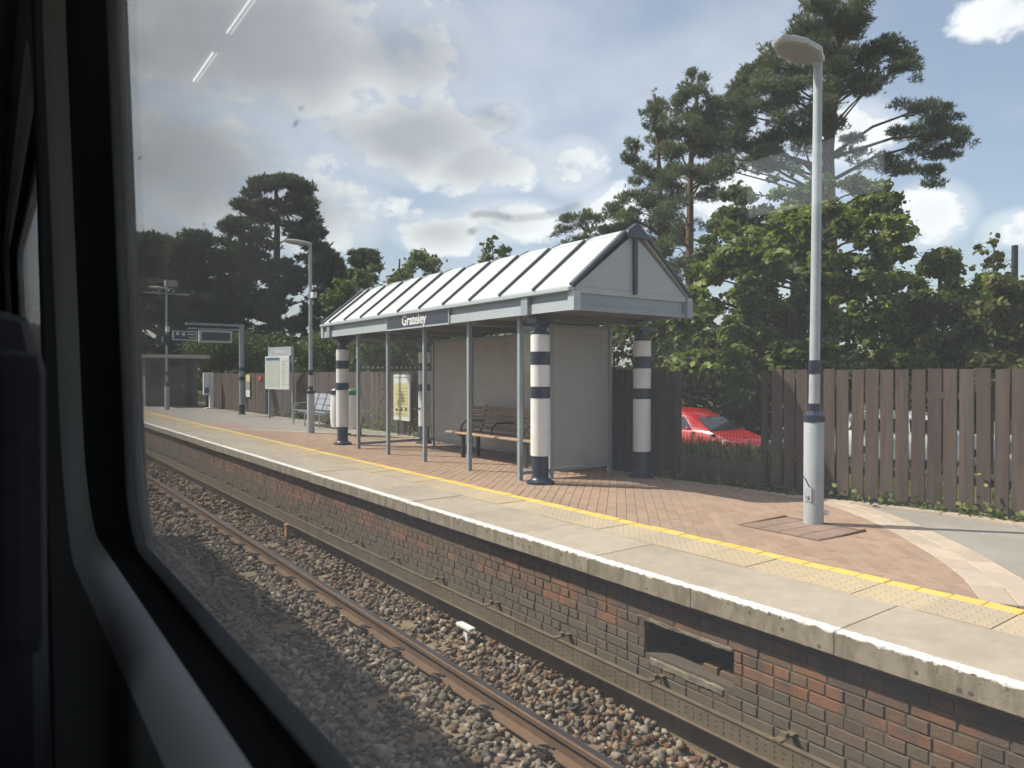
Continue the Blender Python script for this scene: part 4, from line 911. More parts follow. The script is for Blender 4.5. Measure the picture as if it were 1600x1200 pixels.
# ------------------------------------------------------------------ parked cars beyond the fence
def make_car(name, label, paint, loc, rz):
    t = empty(name, loc, rz); tag(t, label, 'car', 'cars parked beyond the fence')
    st_ = [(-1.98, .45, .78, .62), (-1.92, .34, .90, .74), (-1.7, .28, .97, .81), (-1.2, .22, .98, .845), (-.4, .2, .97, .85), (.4, .2, .96, .85), (1.0, .2, .955, .845), (1.3, .22, .91, .83), (1.65, .25, .82, .79), (1.86, .30, .72, .70), (1.98, .38, .60, .55)]
    vs = []; n = 10
    for (x, zb, zt, w) in st_:
        r = [(-w * .8, zb), (-w * .97, zb + .08), (-w, zb + (zt - zb) * .45), (-w * .985, zt - .10), (-w * .90, zt), (w * .90, zt), (w * .985, zt - .10), (w, zb + (zt - zb) * .45), (w * .97, zb + .08), (w * .8, zb)]
        vs += [(x, y, z) for y, z in r]
    m_ = len(st_); fs = [(i * n + j, i * n + (j + 1) % n, (i + 1) * n + (j + 1) % n, (i + 1) * n + j) for i in range(m_ - 1) for j in range(n)] + [tuple(range(n - 1, -1, -1)), tuple(range((m_ - 1) * n, m_ * n))]
    MB().add(vs, fs).build('body', M[paint], t, smooth=True)
    # cabin: base ring to roof ring
    base = [(-1.80, .70), (1.10, .72)]; roof = [(-1.42, .56), (.18, .58)]
    low = [(-1.84, -.66, .95), (-1.0, -.80, .96), (.6, -.79, .95), (1.14, -.62, .93), (1.14, .62, .93), (.6, .79, .95), (-1.0, .80, .96), (-1.84, .66, .95)]
    mid_ = [(-1.66, -.60, 1.28), (-1.0, -.68, 1.33), (.28, -.67, 1.33), (.55, -.56, 1.28), (.55, .56, 1.28), (.28, .67, 1.33), (-1.0, .68, 1.33), (-1.66, .60, 1.28)]
    top = [(-1.50, -.50, 1.43), (-.9, -.56, 1.49), (.0, -.55, 1.48), (.22, -.48, 1.43), (.22, .48, 1.43), (.0, .55, 1.48), (-.9, .56, 1.49), (-1.50, .50, 1.43)]
    vs = low + mid_ + top; fs = [(r * 8 + i, r * 8 + (i + 1) % 8, (r + 1) * 8 + (i + 1) % 8, (r + 1) * 8 + i) for r in range(2) for i in range(8)] + [tuple(range(16, 24))]
    cab = MB().add(vs, fs).build('cabin', M[paint], t, smooth=True)
    def pane(name, q, off):
        q = [Vector(v) + Vector(off) for v in q]; c = sum(q, Vector()) / 4; q2 = [v + Vector(off) * .2 for v in q]
        MB().add(q + q2, [(0, 1, 2, 3), (7, 6, 5, 4), (0, 4, 5, 1), (1, 5, 6, 2), (2, 6, 7, 3), (3, 7, 4, 0)]).build(name, M['carglass'], cab)
    lerp = lambda a, b, k_: tuple(a[i] + (b[i] - a[i]) * k_ for i in range(3))
    for s in (1, -1):
        f_ = lambda x, y, z: (x, s * y, z)
        pane('side_window', [f_(-1.0, .795, .985), f_(-.25, .795, .98), f_(-.25, .69, 1.31), f_(-1.0, .69, 1.31)], (0, s * .012, .004)); pane('side_window', [f_(-.18, .795, .98), f_(.62, .785, .975), f_(.28, .68, 1.30), f_(-.18, .69, 1.31)], (0, s * .012, .004)); pane('quarter_window', [f_(-1.62, .70, 1.0), f_(-1.08, .785, .99), f_(-1.08, .675, 1.30), f_(-1.5, .62, 1.26)], (0, s * .02, .004))
        MB().lathe([(.0, -.03), (.06, -.02), (.075, .03), (.05, .06)], n=10).build('mirror', M[paint], t, loc=(.62, s * .93, .98)); 
        hl_ = MB().add([(1.62, s * .79, .80), (1.90, s * .62, .70), (1.93, s * .58, .58), (1.66, s * .80, .66), (1.60, s * .70, .80), (1.84, s * .52, .70), (1.86, s * .50, .58), (1.60, s * .7, .66)], [(0, 1, 2, 3), (7, 6, 5, 4), (0, 4, 5, 1), (1, 5, 6, 2), (2, 6, 7, 3), (3, 7, 4, 0)]).build('headlight', M['headlamp'], t)
        for x in (-1.25, 1.22):
            w_ = empty('wheel', (x, s * .77, .30)); w_.parent = t; w_.rotation_euler = (math.radians(90), 0, 0)
            MB().lathe([(.20, -.10), (.29, -.10), (.305, -.07), (.305, .07), (.29, .10), (.20, .10)], n=24).build('tyre', M['tyre'], w_, smooth=True); MB().lathe([(.03, -.105), (.19, -.095), (.20, -.085), (.20, .085), (.19, .095), (.03, .105)], n=20).build('rim', M['alloy'], w_)
    pane('windscreen', [(.57, -.54, 1.275), (1.10, -.60, .95), (1.10, .60, .95), (.57, .54, 1.275)], (.012, 0, .012)); pane('rear_window', [(-1.82, -.58, 1.0), (-1.66, -.54, 1.27), (-1.66, .54, 1.27), (-1.82, .58, 1.0)], (-.012, 0, .006))
    mbox('grille', M['black'], t, 1.88, 1.985, -.38, .38, .42, .54); mbox('number_plate', M['paper'], t, 1.985, 1.995, -.26, .26, .44, .53); mbox('sill', M['black'], t, -.85, .85, -.80, .80, .17, .26)
    return t
q = at_d(1084, 640, 20.5)
make_car('parked_car', 'red hatchback seen through the wire mesh fence panel', 'car_red', (q.x, q.y, -1.03), math.radians(-92))
q = at_d(1425, 640, 19.0)
make_car('parked_car', 'white hatchback glimpsed through the gaps of the board fence', 'car_white', (q.x, q.y, -1.03), math.atan2(-.80, .55))

# ------------------------------------------------------------------ trees and shrubs
def rnd_dirs(n):
    v = rng.normal(size=(n, 3)); return v / np.linalg.norm(v, axis=1)[:, None]
def leaf_mesh(name, cen, out, size, col, mat, up=0.5, outw=0.5, aspect=0.75):
    """pointed five-corner leaves"""
    n = len(cen); nrm = rnd_dirs(n) * 1.0 + out * outw + np.array([0, 0, up]); nrm /= np.linalg.norm(nrm, axis=1)[:, None]
    a = np.cross(nrm, rnd_dirs(n)); a /= np.linalg.norm(a, axis=1)[:, None] + 1e-9; b = np.cross(nrm, a)
    T = np.array([(-.5, 0), (-.15, .5), (.25, .42), (.6, 0), (.25, -.42), (-.15, -.5)]) * np.array([1, aspect]); bend = np.array([0, .10, .08, -.12, .08, .10])
    s = (size * rng.uniform(.4, 1.35, n))[:, None, None]
    V = cen[:, None, :] + s * (a[:, None, :] * T[None, :, :1] + b[:, None, :] * T[None, :, 1:] + nrm[:, None, :] * bend[None, :, None])
    return np_mesh(name, V.reshape(-1, 3), 6, np.arange(n * 6), mat, np.repeat(col, 6, 0))
def needle_mesh(name, cen, out, size, col, mat, per=6, width=.16):
    """tufts of thin needles bent outwards and upwards"""
    n = len(cen); base = out * .7 + np.array([0, 0, .7]) + rnd_dirs(n) * .45
    c = np.repeat(cen, per, 0); d = np.repeat(base, per, 0) + rnd_dirs(n * per) * .75; d /= np.linalg.norm(d, axis=1)[:, None]
    sd = np.cross(d, rnd_dirs(n * per)); sd /= np.linalg.norm(sd, axis=1)[:, None] + 1e-9
    L = (size * rng.uniform(.6, 1.2, n * per))[:, None]; w = L * width
    V = np.stack([c - sd * w, c + sd * w, c + d * L + sd * w * .3, c + d * L - sd * w * .3], 1)
    return np_mesh(name, V.reshape(-1, 3), 4, np.arange(n * per * 4), mat, np.repeat(np.repeat(col, per, 0), 4, 0))
def in_pads(pads, n, shell=.45):
    """points spread through ellipsoid pads (centre, rx, ry, rz); denser to the rim and the top"""
    vol = np.array([p[1] * p[2] for p in pads]); idx = rng.choice(len(pads), n, p=vol / vol.sum())
    C = np.array([tuple(p[0]) for p in pads])[idx]; R = np.array([(p[1], p[1], p[2]) for p in pads])[idx]
    d = rnd_dirs(n); r = rng.random(n) ** shell; r *= np.where(rng.random(n) < .16, rng.uniform(1.0, 1.55, n), 1.0)
    return C + d * r[:, None] * R, d, idx
def palette(n, idx, npad, cols, spread=.22):
    base = np.array(cols)[rng.integers(0, len(cols), n)]; padv = rng.uniform(.75, 1.25, npad)[idx]
    return base * (padv * rng.uniform(1 - spread, 1 + spread, n))[:, None]
def tree(name, label, cat, pads, trunk, n, size, cols, kind='leaf', group=None, r0=.2, limbs=20, bark='bark', up=.5, trunk_top=None, per=6, width=.16):
    """trunk = list of points from the ground up; pads = foliage masses"""
    t = empty(name, trunk[0]); tag(t, label, cat, group)
    T = [Vector(p) for p in trunk]; base = T[0].copy()
    tb = MB(); k_ = len(T)
    tb.tube([p - base for p in T], [r0 * (1 - .75 * i / (k_ - 1)) for i in range(k_)], 9)
    order = sorted(range(len(pads)), key=lambda i: -pads[i][1])[:limbs]
    for i in order:
        c_ = Vector(pads[i][0]); zt = min(max(c_.z - random.uniform(.3, 1.0) * (0.5 + (c_.xy - base.xy).length * .35), base.z + .3), T[-1].z)
        j = 0
        while j < k_ - 2 and T[j + 1].z < zt: j += 1
        f_ = (zt - T[j].z) / max(T[j + 1].z - T[j].z, 1e-3); s0 = T[j].lerp(T[j + 1], max(0, min(1, f_)))
        rl = r0 * random.uniform(.14, .26); m_ = s0.lerp(c_, .5) + Vector((random.uniform(-.2, .2), random.uniform(-.2, .2), random.uniform(-.05, .25)))
        tb.tube([s0 - base, m_ - base, c_ - base], [rl, rl * .7, rl * .3], 6, cap=False)
    tb.build('trunk', M[bark], t, smooth=True)
    cen, out, idx = in_pads(pads, n); col = palette(n, idx, len(pads), cols)
    if kind == 'needle': me = needle_mesh('crown', cen - np.array(base), out, size, col, M['needle'], per, width)
    else: me = leaf_mesh('crown', cen - np.array(base), out, size, col, M['leaf'], up=up)
    instance('crown', me, t); return t
def px_pads(lst, d, jit=1.5, depth=1.0):
    res = []
    for (x, y, rx, ry) in lst:
        dd_ = d + random.uniform(-jit, jit)
        for q in range(7):          # each mass is a handful of smaller sprays
            k2 = random.uniform(.26, .58); ox, oy = random.uniform(-.95, .95) * rx, random.uniform(-1.1, 1.1) * ry
            e = dd_ + random.uniform(-.7, .7) * rx * dd_ / F; res.append((at_d(x + ox, y + oy, e), rx * k2 * e / F * depth, ry * k2 * 1.25 * e / F))
    return res
def area_pads(top, ybot, n, d, rpx, jit, flat=.6, rag=14):
    """foliage masses under a skyline given as (x, y) photo points"""
    xs = [p[0] for p in top]; res = []; ph = random.uniform(0, 6)
    while len(res) < n:
        x = random.uniform(xs[0], xs[-1]); yt = float(np.interp(x, xs, [p[1] for p in top])); r = rpx * random.uniform(.5, 1.35)
        yt += rag * (math.sin(x * .19 + ph) * .5 + math.sin(x * .083 + ph * 2.1) * .6 + .35) + random.uniform(0, .7) * rag
        y = random.uniform(yt + r * flat * .8, ybot) if random.random() < .80 else yt + r * flat * random.uniform(.6, 1.2)
        if y > ybot: continue
        dd_ = d + random.uniform(-jit, jit); res.append((at_d(x, y, dd_), r * dd_ / F, r * flat * dd_ / F))
    return res
def ground(x, d, z=-1.1):
    p = at_d(x, HOR, d); return Vector((p.x, p.y, z))
PINE = [(.105, .122, .066), (.085, .102, .058), (.12, .14, .074), (.095, .112, .07)]
PINE_D = [(.060, .072, .040), (.048, .060, .034), (.074, .088, .046)]
SYC = [(.115, .148, .032), (.14, .17, .04), (.09, .125, .028), (.18, .20, .055), (.08, .105, .03)]
HEDGE = [(.06, .085, .02), (.08, .10, .022), (.05, .07, .018), (.12, .12, .03), (.10, .085, .03)]
BIRCH = [(.10, .125, .035), (.085, .11, .03), (.13, .15, .05), (.07, .09, .028)]
DARK = [(.045, .06, .022), (.055, .072, .024), (.07, .09, .026)]
TG = 'trees beyond the fence'
# great pine behind the lamp
main = [(1310, 22, 48, 18), (1345, 42, 40, 17), (1265, 45, 40, 16), (1240, 70, 40, 16), (1300, 68, 52, 20), (1370, 72, 36, 15), (1385, 100, 40, 15), (1405, 118, 28, 10), (1330, 100, 48, 18), (1270, 105, 45, 18), (1215, 100, 36, 18), (1180, 110, 26, 18), (1205, 140, 42, 18), (1165, 150, 36, 17), (1250, 145, 48, 18), (1310, 140, 36, 14), (1360, 135, 40, 13), (1150, 180, 36, 16), (1195, 185, 44, 18), (1245, 185, 46, 18), (1130, 205, 36, 15), (1180, 222, 44, 15), (1235, 222, 42, 16), (1290, 185, 30, 12), (1320, 210, 30, 10), (1430, 175, 36, 12), (1465, 180, 34, 13), (1485, 200, 32, 11), (1505, 222, 20, 8), (1420, 205, 30, 9), (1455, 215, 36, 11), (1430, 240, 34, 9), (1480, 240, 22, 8), (1400, 262, 28, 9), (1445, 272, 30, 8), (1455, 288, 18, 6), (1365, 255, 30, 9), (1330, 245, 26, 9), (1160, 250, 40, 14), (1210, 255, 36, 12)]
g0 = ground(1300, 27); tree('pine_tree', 'tallest pine, with spreading crown, behind the tall lamp post', 'tree', px_pads(main, 26.5, 1.6), [g0, at_d(1296, 400, 27), at_d(1292, 240, 27), at_d(1303, 120, 27), at_d(1312, 30, 27)], 29000, .145, PINE, 'needle', TG, .34, 60, per=7, width=.085)
pb_ = [(1092, 128, 18, 12), (1078, 150, 30, 12), (1060, 172, 30, 12), (1100, 170, 22, 12), (1110, 195, 28, 12), (1070, 200, 34, 13), (1085, 228, 34, 12), (1050, 235, 30, 12), (1110, 235, 26, 12), (1075, 265, 36, 12), (1115, 275, 30, 12), (1055, 290, 34, 12), (1095, 305, 28, 10), (1060, 330, 34, 12), (1090, 360, 30, 11), (1055, 375, 34, 12), (1085, 410, 34, 12)]
g0 = ground(1078, 25); tree('pine_tree', 'slender pine with bare lower trunk behind the shelter gable', 'tree', px_pads(pb_, 25, 1.2), [g0, at_d(1077, 420, 25), at_d(1078, 260, 25), at_d(1090, 125, 25)], 8500, .135, PINE, 'needle', TG, .20, 30, per=7, width=.085)
pc_ = [(1022, 158, 12, 12), (1020, 180, 20, 12), (1030, 205, 26, 12), (1012, 230, 28, 12), (1000, 255, 24, 10), (1030, 262, 30, 12), (1010, 285, 34, 12), (990, 310, 26, 10), (1030, 315, 30, 12), (1005, 340, 36, 12), (1030, 370, 34, 12), (985, 360, 26, 9), (1010, 400, 34, 12), (1035, 430, 30, 12)]
g0 = ground(1030, 28); tree('pine_tree', 'narrow feathery pine rising behind the shelter roof ridge', 'tree', px_pads(pc_, 28, 1.2), [g0, at_d(1034, 400, 28), at_d(1030, 280, 28), at_d(1022, 150, 28)], 7500, .145, PINE, 'needle', TG, .18, 26, per=7, width=.085)
pd_ = [(900, 350, 26, 9), (880, 362, 18, 7), (925, 342, 22, 8), (950, 335, 26, 9), (965, 355, 26, 9), (935, 365, 30, 9), (905, 380, 30, 9), (965, 325, 18, 8), (950, 385, 30, 10), (985, 390, 30, 10), (1000, 440, 40, 20), (960, 430, 40, 20), (1030, 480, 40, 25)]
g0 = ground(945, 30); tree('pine_tree', 'low rounded pine peeping over the white shelter roof', 'tree', px_pads(pd_, 30, 1.2), [g0, at_d(945, 450, 30), at_d(945, 350, 30)], 8000, .145, PINE, 'needle', TG, .2, 20, per=7, width=.085)
# broadleaf in front of the pines
top = [(1062, 500), (1085, 420), (1110, 385), (1150, 355), (1200, 335), (1250, 310), (1300, 318), (1345, 300), (1390, 305), (1410, 345), (1418, 420), (1425, 480)]
g0 = ground(1240, 16); tree('sycamore_tree', 'large bushy sycamore with pale sunlit leaves behind the board fence', 'tree', area_pads(top, 600, 300, 16, 19, 2.2, .5, 22), [g0, at_d(1240, 520, 16), at_d(1245, 420, 16), at_d(1250, 340, 16)], 44000, .125, SYC, 'leaf', TG, .2, 30, 'bark_d', up=.9)
top = [(1092, 400), (1112, 345), (1135, 300), (1160, 280), (1200, 268), (1250, 262), (1300, 270), (1345, 262), (1385, 285), (1400, 330)]
g0 = ground(1290, 20.5); tree('oak_tree', 'darker broadleaf tree between the sycamore and the tallest pine', 'tree', area_pads(top, 430, 130, 20.5, 18, 1.2, .5, 16), [g0, at_d(1290, 420, 20.5), at_d(1280, 290, 20.5)], 15000, .14, [(.065, .088, .024), (.075, .10, .028), (.055, .075, .022)], 'leaf', TG, .2, 18, 'bark_d')
top = [(1395, 490), (1420, 440), (1445, 400), (1465, 383), (1485, 405), (1500, 440), (1530, 430), (1560, 440)]
g0 = ground(1470, 15.5); tree('maple_tree', 'young maple with pointed top between the sycamore and the yellowing hedge', 'tree', area_pads(top, 600, 130, 15.5, 17, 1.2, .6, 18), [g0, at_d(1470, 500, 15.5), at_d(1466, 390, 15.5)], 16000, .115, SYC, 'leaf', TG, .1, 18, 'bark_d')
top = [(1535, 470), (1560, 425), (1590, 440), (1620, 425), (1680, 430), (1740, 450)]
g0 = ground(1640, 13); tree('hedge_shrub', 'yellowing olive green shrub under the dark pole', 'shrub', area_pads(top, 610, 130, 13, 24, 1.0, .6), [g0, at_d(1640, 520, 13), at_d(1630, 440, 13)], 20000, .10, HEDGE, 'leaf', 'shrubs beyond the fence', .08, 18, 'bark_d')
sp = [(1550, 375, 12, 8), (1545, 395, 18, 9), (1560, 410, 20, 10), (1540, 425, 22, 10), (1560, 440, 22, 12), (1545, 460, 22, 14)]
g0 = ground(1550, 17.5); tree('sapling', 'thin sparse sapling standing beside the dark pole', 'tree', px_pads(sp, 17.5, .5), [g0, at_d(1550, 480, 17.5), at_d(1552, 372, 17.5)], 420, .13, HEDGE, 'leaf', TG, .05, 6, 'bark_d')
# shrubs closing the view above and behind the car
top = [(960, 500), (1000, 470), (1040, 500), (1090, 510), (1150, 520), (1210, 560)]
g0 = ground(1060, 24); tree('hedge_shrub', 'dark shaded shrub mass behind the red car', 'shrub', area_pads(top, 660, 46, 24, 36, 1.5, .7), [g0, at_d(1060, 600, 24), at_d(1060, 520, 24)], 8500, .16, DARK, 'leaf', 'shrubs beyond the fence', .1, 12, 'bark_d')
top = [(1060, 520), (1150, 480), (1250, 470), (1350, 475), (1430, 470), (1500, 465), (1560, 470), (1660, 470)]
g0 = ground(1400, 25); tree('hedge_shrub', 'long dark hedge across the car park behind the white car', 'shrub', area_pads(top, 655, 170, 25, 30, 1.5, .7), [g0, at_d(1400, 600, 25), at_d(1400, 565, 25)], 24000, .17, [(.06, .08, .024), (.075, .095, .028), (.05, .068, .022)], 'leaf', 'shrubs beyond the fence', .1, 12, 'bark_d')
# trees to the left
top = [(325, 418), (340, 395), (352, 345), (372, 330), (388, 300), (410, 285), (430, 268), (455, 272), (475, 292), (490, 340), (500, 372), (520, 400), (540, 425), (548, 470)]
g0 = ground(432, 55); tree('pine_tree', 'broad dark pine standing behind the platform information board', 'tree', area_pads(top, 575, 330, 55, 16, 4, .38, 9), [g0, at_d(432, 480, 55), at_d(434, 360, 55), at_d(432, 275, 55)], 30000, .34, PINE_D, 'needle', TG, .45, 40, 'bark_d', per=5)
top = [(195, 350), (225, 366), (250, 372), (275, 368), (290, 372), (305, 362), (316, 385), (322, 430), (330, 460)]
g0 = ground(255, 52); tree('pine_tree', 'dark pine behind the far lamp post and station building', 'tree', area_pads(top, 575, 190, 52, 16, 4, .36, 12), [g0, at_d(255, 480, 52), at_d(258, 375, 52)], 20000, .36, PINE_D, 'needle', TG, .4, 30, 'bark_d', per=5)
top = [(300, 520), (360, 505), (430, 515), (500, 510), (560, 500)]
g0 = ground(420, 44); tree('hedge_shrub', 'green shrubs above the long fence behind the gantry', 'shrub', area_pads(top, 590, 60, 44, 26, 2, .6), [g0, at_d(420, 560, 44), at_d(420, 520, 44)], 9000, .22, [(.07, .095, .02), (.055, .08, .018), (.09, .11, .024)], 'leaf', 'shrubs beyond the fence', .1, 14, 'bark_d')
top = [(505, 470), (530, 425), (556, 412), (590, 418), (625, 402), (655, 395), (690, 392), (704, 405), (712, 440)]
g0 = ground(620, 46); tree('birch_tree', 'pale green birch crown over the left end of the shelter roof', 'tree', area_pads(top, 585, 190, 46, 12, 3, .7, 14), [g0, at_d(620, 500, 46), at_d(625, 405, 46)], 18000, .20, BIRCH, 'leaf', TG, .2, 30, 'bark_d')
s2 = [(570, 393, 10, 5), (562, 402, 14, 6), (580, 402, 12, 6), (570, 413, 18, 7), (570, 428, 22, 8)]
g0 = ground(570, 62); tree('pine_tree', 'small distant pine top above the pale birch', 'tree', px_pads(s2, 62, 1), [g0, at_d(570, 450, 62), at_d(570, 388, 62)], 700, .42, PINE_D, 'needle', TG, .2, 5, 'bark_d')
s3 = [(768, 378, 9, 7), (762, 390, 10, 8), (775, 392, 12, 9), (790, 395, 9, 7), (765, 405, 14, 9), (785, 408, 14, 9), (775, 425, 22, 12), (770, 450, 26, 16)]
g0 = ground(775, 42); tree('birch_tree', 'slim weeping birch top above the middle of the shelter roof', 'tree', px_pads(s3, 42, .6), [g0, at_d(775, 450, 42), at_d(768, 372, 42)], 1500, .2, BIRCH, 'leaf', TG, .1, 8, 'bark_d')
top = [(540, 500), (600, 480), (700, 480), (800, 470), (900, 460), (980, 470), (1060, 490)]
g0 = ground(800, 33); tree('hedge_shrub', 'dark green tree belt seen through and behind the shelter', 'shrub', area_pads(top, 610, 110, 33, 34, 2.5, .7), [g0, at_d(800, 560, 33), at_d(800, 480, 33)], 15000, .21, DARK + [(.07, .09, .022)], 'leaf', 'shrubs beyond the fence', .15, 24, 'bark_d')

# undergrowth, ivy and weeds (uncountable)
def blades(name, label, x0, x1, y0, y1, z, n, h, cols, follow=False):
    x = rng.uniform(x0, x1, n); y = rng.uniform(y0, y1, n)
    base = np.stack([x, y, np.full(n, z)], 1); d = rnd_dirs(n) * .35 + np.array([0, 0, 1]); d /= np.linalg.norm(d, axis=1)[:, None]; sd = np.cross(d, rnd_dirs(n)); sd /= np.linalg.norm(sd, axis=1)[:, None]
    L = (h * rng.uniform(.4, 1.2, n))[:, None]; w = .012
    V = np.stack([base - sd * w, base + sd * w, base + d * L * .6 + sd * w * .8 + rnd_dirs(n) * .03, base + d * L + rnd_dirs(n) * .06], 1)
    col = np.array(cols)[rng.integers(0, len(cols), n)] * rng.uniform(.7, 1.25, (n, 1))
    o = link(bpy.data.objects.new(name, np_mesh(name, V.reshape(-1, 3), 4, np.arange(n * 4), M['grassblade'], np.repeat(col, 4, 0)))); o['kind'] = 'stuff'; o['label'] = label; o['category'] = 'grass'; return o
blades('long_grass', 'tall pale seeding grass between the fence and the car park', 9.6, 12.8, 3.5, 12.0, -1.15, 9000, 1.05, [(.22, .20, .09), (.12, .14, .04), (.28, .25, .13), (.08, .11, .03)])
blades('verge_grass', 'pale weeds and grass just behind the wire mesh panel', 8.2, 9.1, 5.0, 8.2, -.1, 2600, .52, [(.24, .22, .11), (.12, .15, .04), (.30, .28, .16), (.09, .12, .03)])
blades('rough_grass', 'rough green grass along the edge of the car park', 9.3, 12.0, -4, 20, -1.15, 12000, .5, [(.08, .11, .03), (.12, .13, .04), (.06, .09, .02)])
def weeds(name, label, spots, n, size, cols):
    C = []
    for (x, y, z, r, hh) in spots: k2 = max(4, int(n * r)); a = rng.normal(size=(k2, 3)) * np.array([r * .5, r, hh * .5]); a[:, 2] = np.abs(a[:, 2]); C.append(a + np.array([x, y, z]))
    C = np.concatenate(C); col = np.array(cols)[rng.integers(0, len(cols), len(C))] * rng.uniform(.7, 1.3, (len(C), 1))
    o = link(bpy.data.objects.new(name, leaf_mesh(name, C, np.tile([-.5, 0, .3], (len(C), 1)), size, col, M['leaf']))); o['kind'] = 'stuff'; o['label'] = label; o['category'] = 'weeds'; return o
spots = []
for y in np.arange(2.2, 7.6, .13):
    if random.random() < .75: spots.append((fence_pt(y) - random.uniform(.06, .15), y, zs(8), random.uniform(.05, .14), random.uniform(.05, .17)))
spots += [(fence_pt(3.05) - .1, 3.05, zs(8), .17, .28), (fence_pt(4.3) - .1, 4.3, zs(8), .18, .22), (fence_pt(2.3) - .08, 2.3, .1, .1, .9)]
weeds('fence_weeds', 'small green weeds and ivy along the foot of the board fence', spots, 190, .055, SYC)
spots = [(fence_pt(y) - .12, y, zs(8), random.uniform(.15, .3), random.uniform(.2, .7)) for y in np.arange(13.4, 26, .35) if random.random() < .7]
spots += [(fence_pt(17.2) - .15, 17.2, .0, .3, 1.1), (fence_pt(16.6) - .15, 16.6, .0, .25, 1.0)]
weeds('verge_plants', 'leafy weeds growing along the long fence behind the seats', spots, 110, .08, SYC)
spots = [(fence_pt(y) + .25, y, .0 + random.uniform(-.6, .2), .35, .5) for y in np.arange(5.5, 6.8, .16)]
weeds('mesh_ivy', 'ivy and brambles climbing behind the wire mesh panel', spots, 60, .06, DARK + SYC)

# far woodland closing the horizon (reads as one mass)
wx = rng.uniform(-60, 1900, 26000); wd = rng.uniform(72, 110, 26000); hh = 40 + 26 * np.sin(wx * .011 + 1) + 14 * np.sin(wx * .037); wy = HOR + 22 - rng.random(26000) ** .8 * (22 + hh)
uu = (wx - 800) / F; wc = np.stack([wd * (S_ + uu * C_), wd * (C_ - uu * S_), HEYE + (HOR - wy) * wd / F], 1)
wcol = np.array(DARK)[rng.integers(0, 3, 26000)] * rng.uniform(.7, 1.4, (26000, 1))
o = link(bpy.data.objects.new('distant_woodland', leaf_mesh('distant_woodland', wc, np.tile([0., -.6, .2], (26000, 1)), .75, wcol, M['leaf']))); o['kind'] = 'stuff'; o['label'] = 'far belt of dark woodland along the horizon'; o['category'] = 'woodland'

# telegraph pole and wire
q = at_d(1584, 600, 30); pl = empty('telegraph_pole', (q.x, q.y, -1.1)); tag(pl, 'dark telegraph pole with crossarm above the yellowing hedge', 'pole')
zt = at_d(1584, 384, 30).z + 1.1
MB().tube([(0, 0, 0), (0, 0, zt)], [.15, .12], 10).build('pole_shaft', M['black'], pl); mbox('crossarm', M['roof_edge'], pl, .05, 1.4, -.9, -.78, zt - .28, zt - .12)
a, b = Vector((0, 0, zt - .5)), at_d(1400, 425, 60) - Vector((q.x, q.y, -1.1)); pts = [a.lerp(b, i / 10) - Vector((0, 0, 1.2 * (1 - (2 * i / 10 - 1) ** 2))) for i in range(11)]
MB().tube(pts, .014, 5).build('wire', M['black'], pl)

# ------------------------------------------------------------------ the railway carriage the picture is taken from
GX, WZ0, WZ1, TRIM = 0.18, 1.174, 2.16, .105
lean = lambda z: -.030 * max(0.0, z - WZ0)
cr = empty('train_carriage', (-1.2, 2.0, -0.9)); tag(cr, 'dark interior side of a railway carriage framing the view with its window', 'train carriage')
OFF = Vector((1.2, -2.0, 0.9))
def CR(mb, name, mats, smooth=False, bevel=0.0, shear=True, parent=None):
    mb.v = [(v[0] + (lean(v[2]) if shear and v[0] > -.3 else 0) + OFF.x, v[1] + OFF.y, v[2] + OFF.z) for v in mb.v]
    return mb.build(name, mats, parent or cr, smooth, bevel)
def rrect(y0, y1, z0, z1, r, m_=9):
    pts = []
    for (cy, cz, a0) in ((y1 - r, z1 - r, 0), (y0 + r, z1 - r, 90), (y0 + r, z0 + r, 180), (y1 - r, z0 + r, 270)):
        for k_ in range(m_): a = math.radians(a0 + 90 * k_ / (m_ - 1)); pts.append((cy + r * math.cos(a), cz + r * math.sin(a)))
    return pts
def ring(win, oy, oz):
    y0, y1, z0, z1, r = win; return rrect(y0 - oy, y1 + oy, z0 - oz, z1 + oz, r + min((oy + oz) / 2, oz + .05))
def sweep(win, profile, mats, name, smooth=True):
    """profile: (side offset, sill offset, x)"""
    mb = MB(); loops = [[(x, p[0], p[1]) for p in ring(win, oy, oz)] for (oy, oz, x) in profile]
    n = len(loops[0]); vs = [v for l in loops for v in l]
    mb.add(vs, [(i * n + j, i * n + (j + 1) % n, (i + 1) * n + (j + 1) % n, (i + 1) * n + j) for i in range(len(loops) - 1) for j in range(n)])
    return CR(mb, name, mats, smooth)
def bay(win, oy, oz, x, bounds, mat, name):
    a = ring(win, oy, oz); n = len(a); m_ = n // 4
    corners = [(bounds[1], bounds[3]), (bounds[0], bounds[3]), (bounds[0], bounds[2]), (bounds[1], bounds[2])]
    vs = [(x, p[0], p[1]) for p in a] + [(x, c_[0], c_[1]) for c_ in corners]; fs = []
    for q in range(4):
        for k_ in range(m_ - 1): fs.append((q * m_ + k_, q * m_ + k_ + 1, n + q))
        fs.append((q * m_ + m_ - 1, ((q + 1) % 4) * m_, n + (q + 1) % 4, n + q))
    return CR(MB().add(vs, fs), name, mat)
FL, CE = 0.235, 2.46
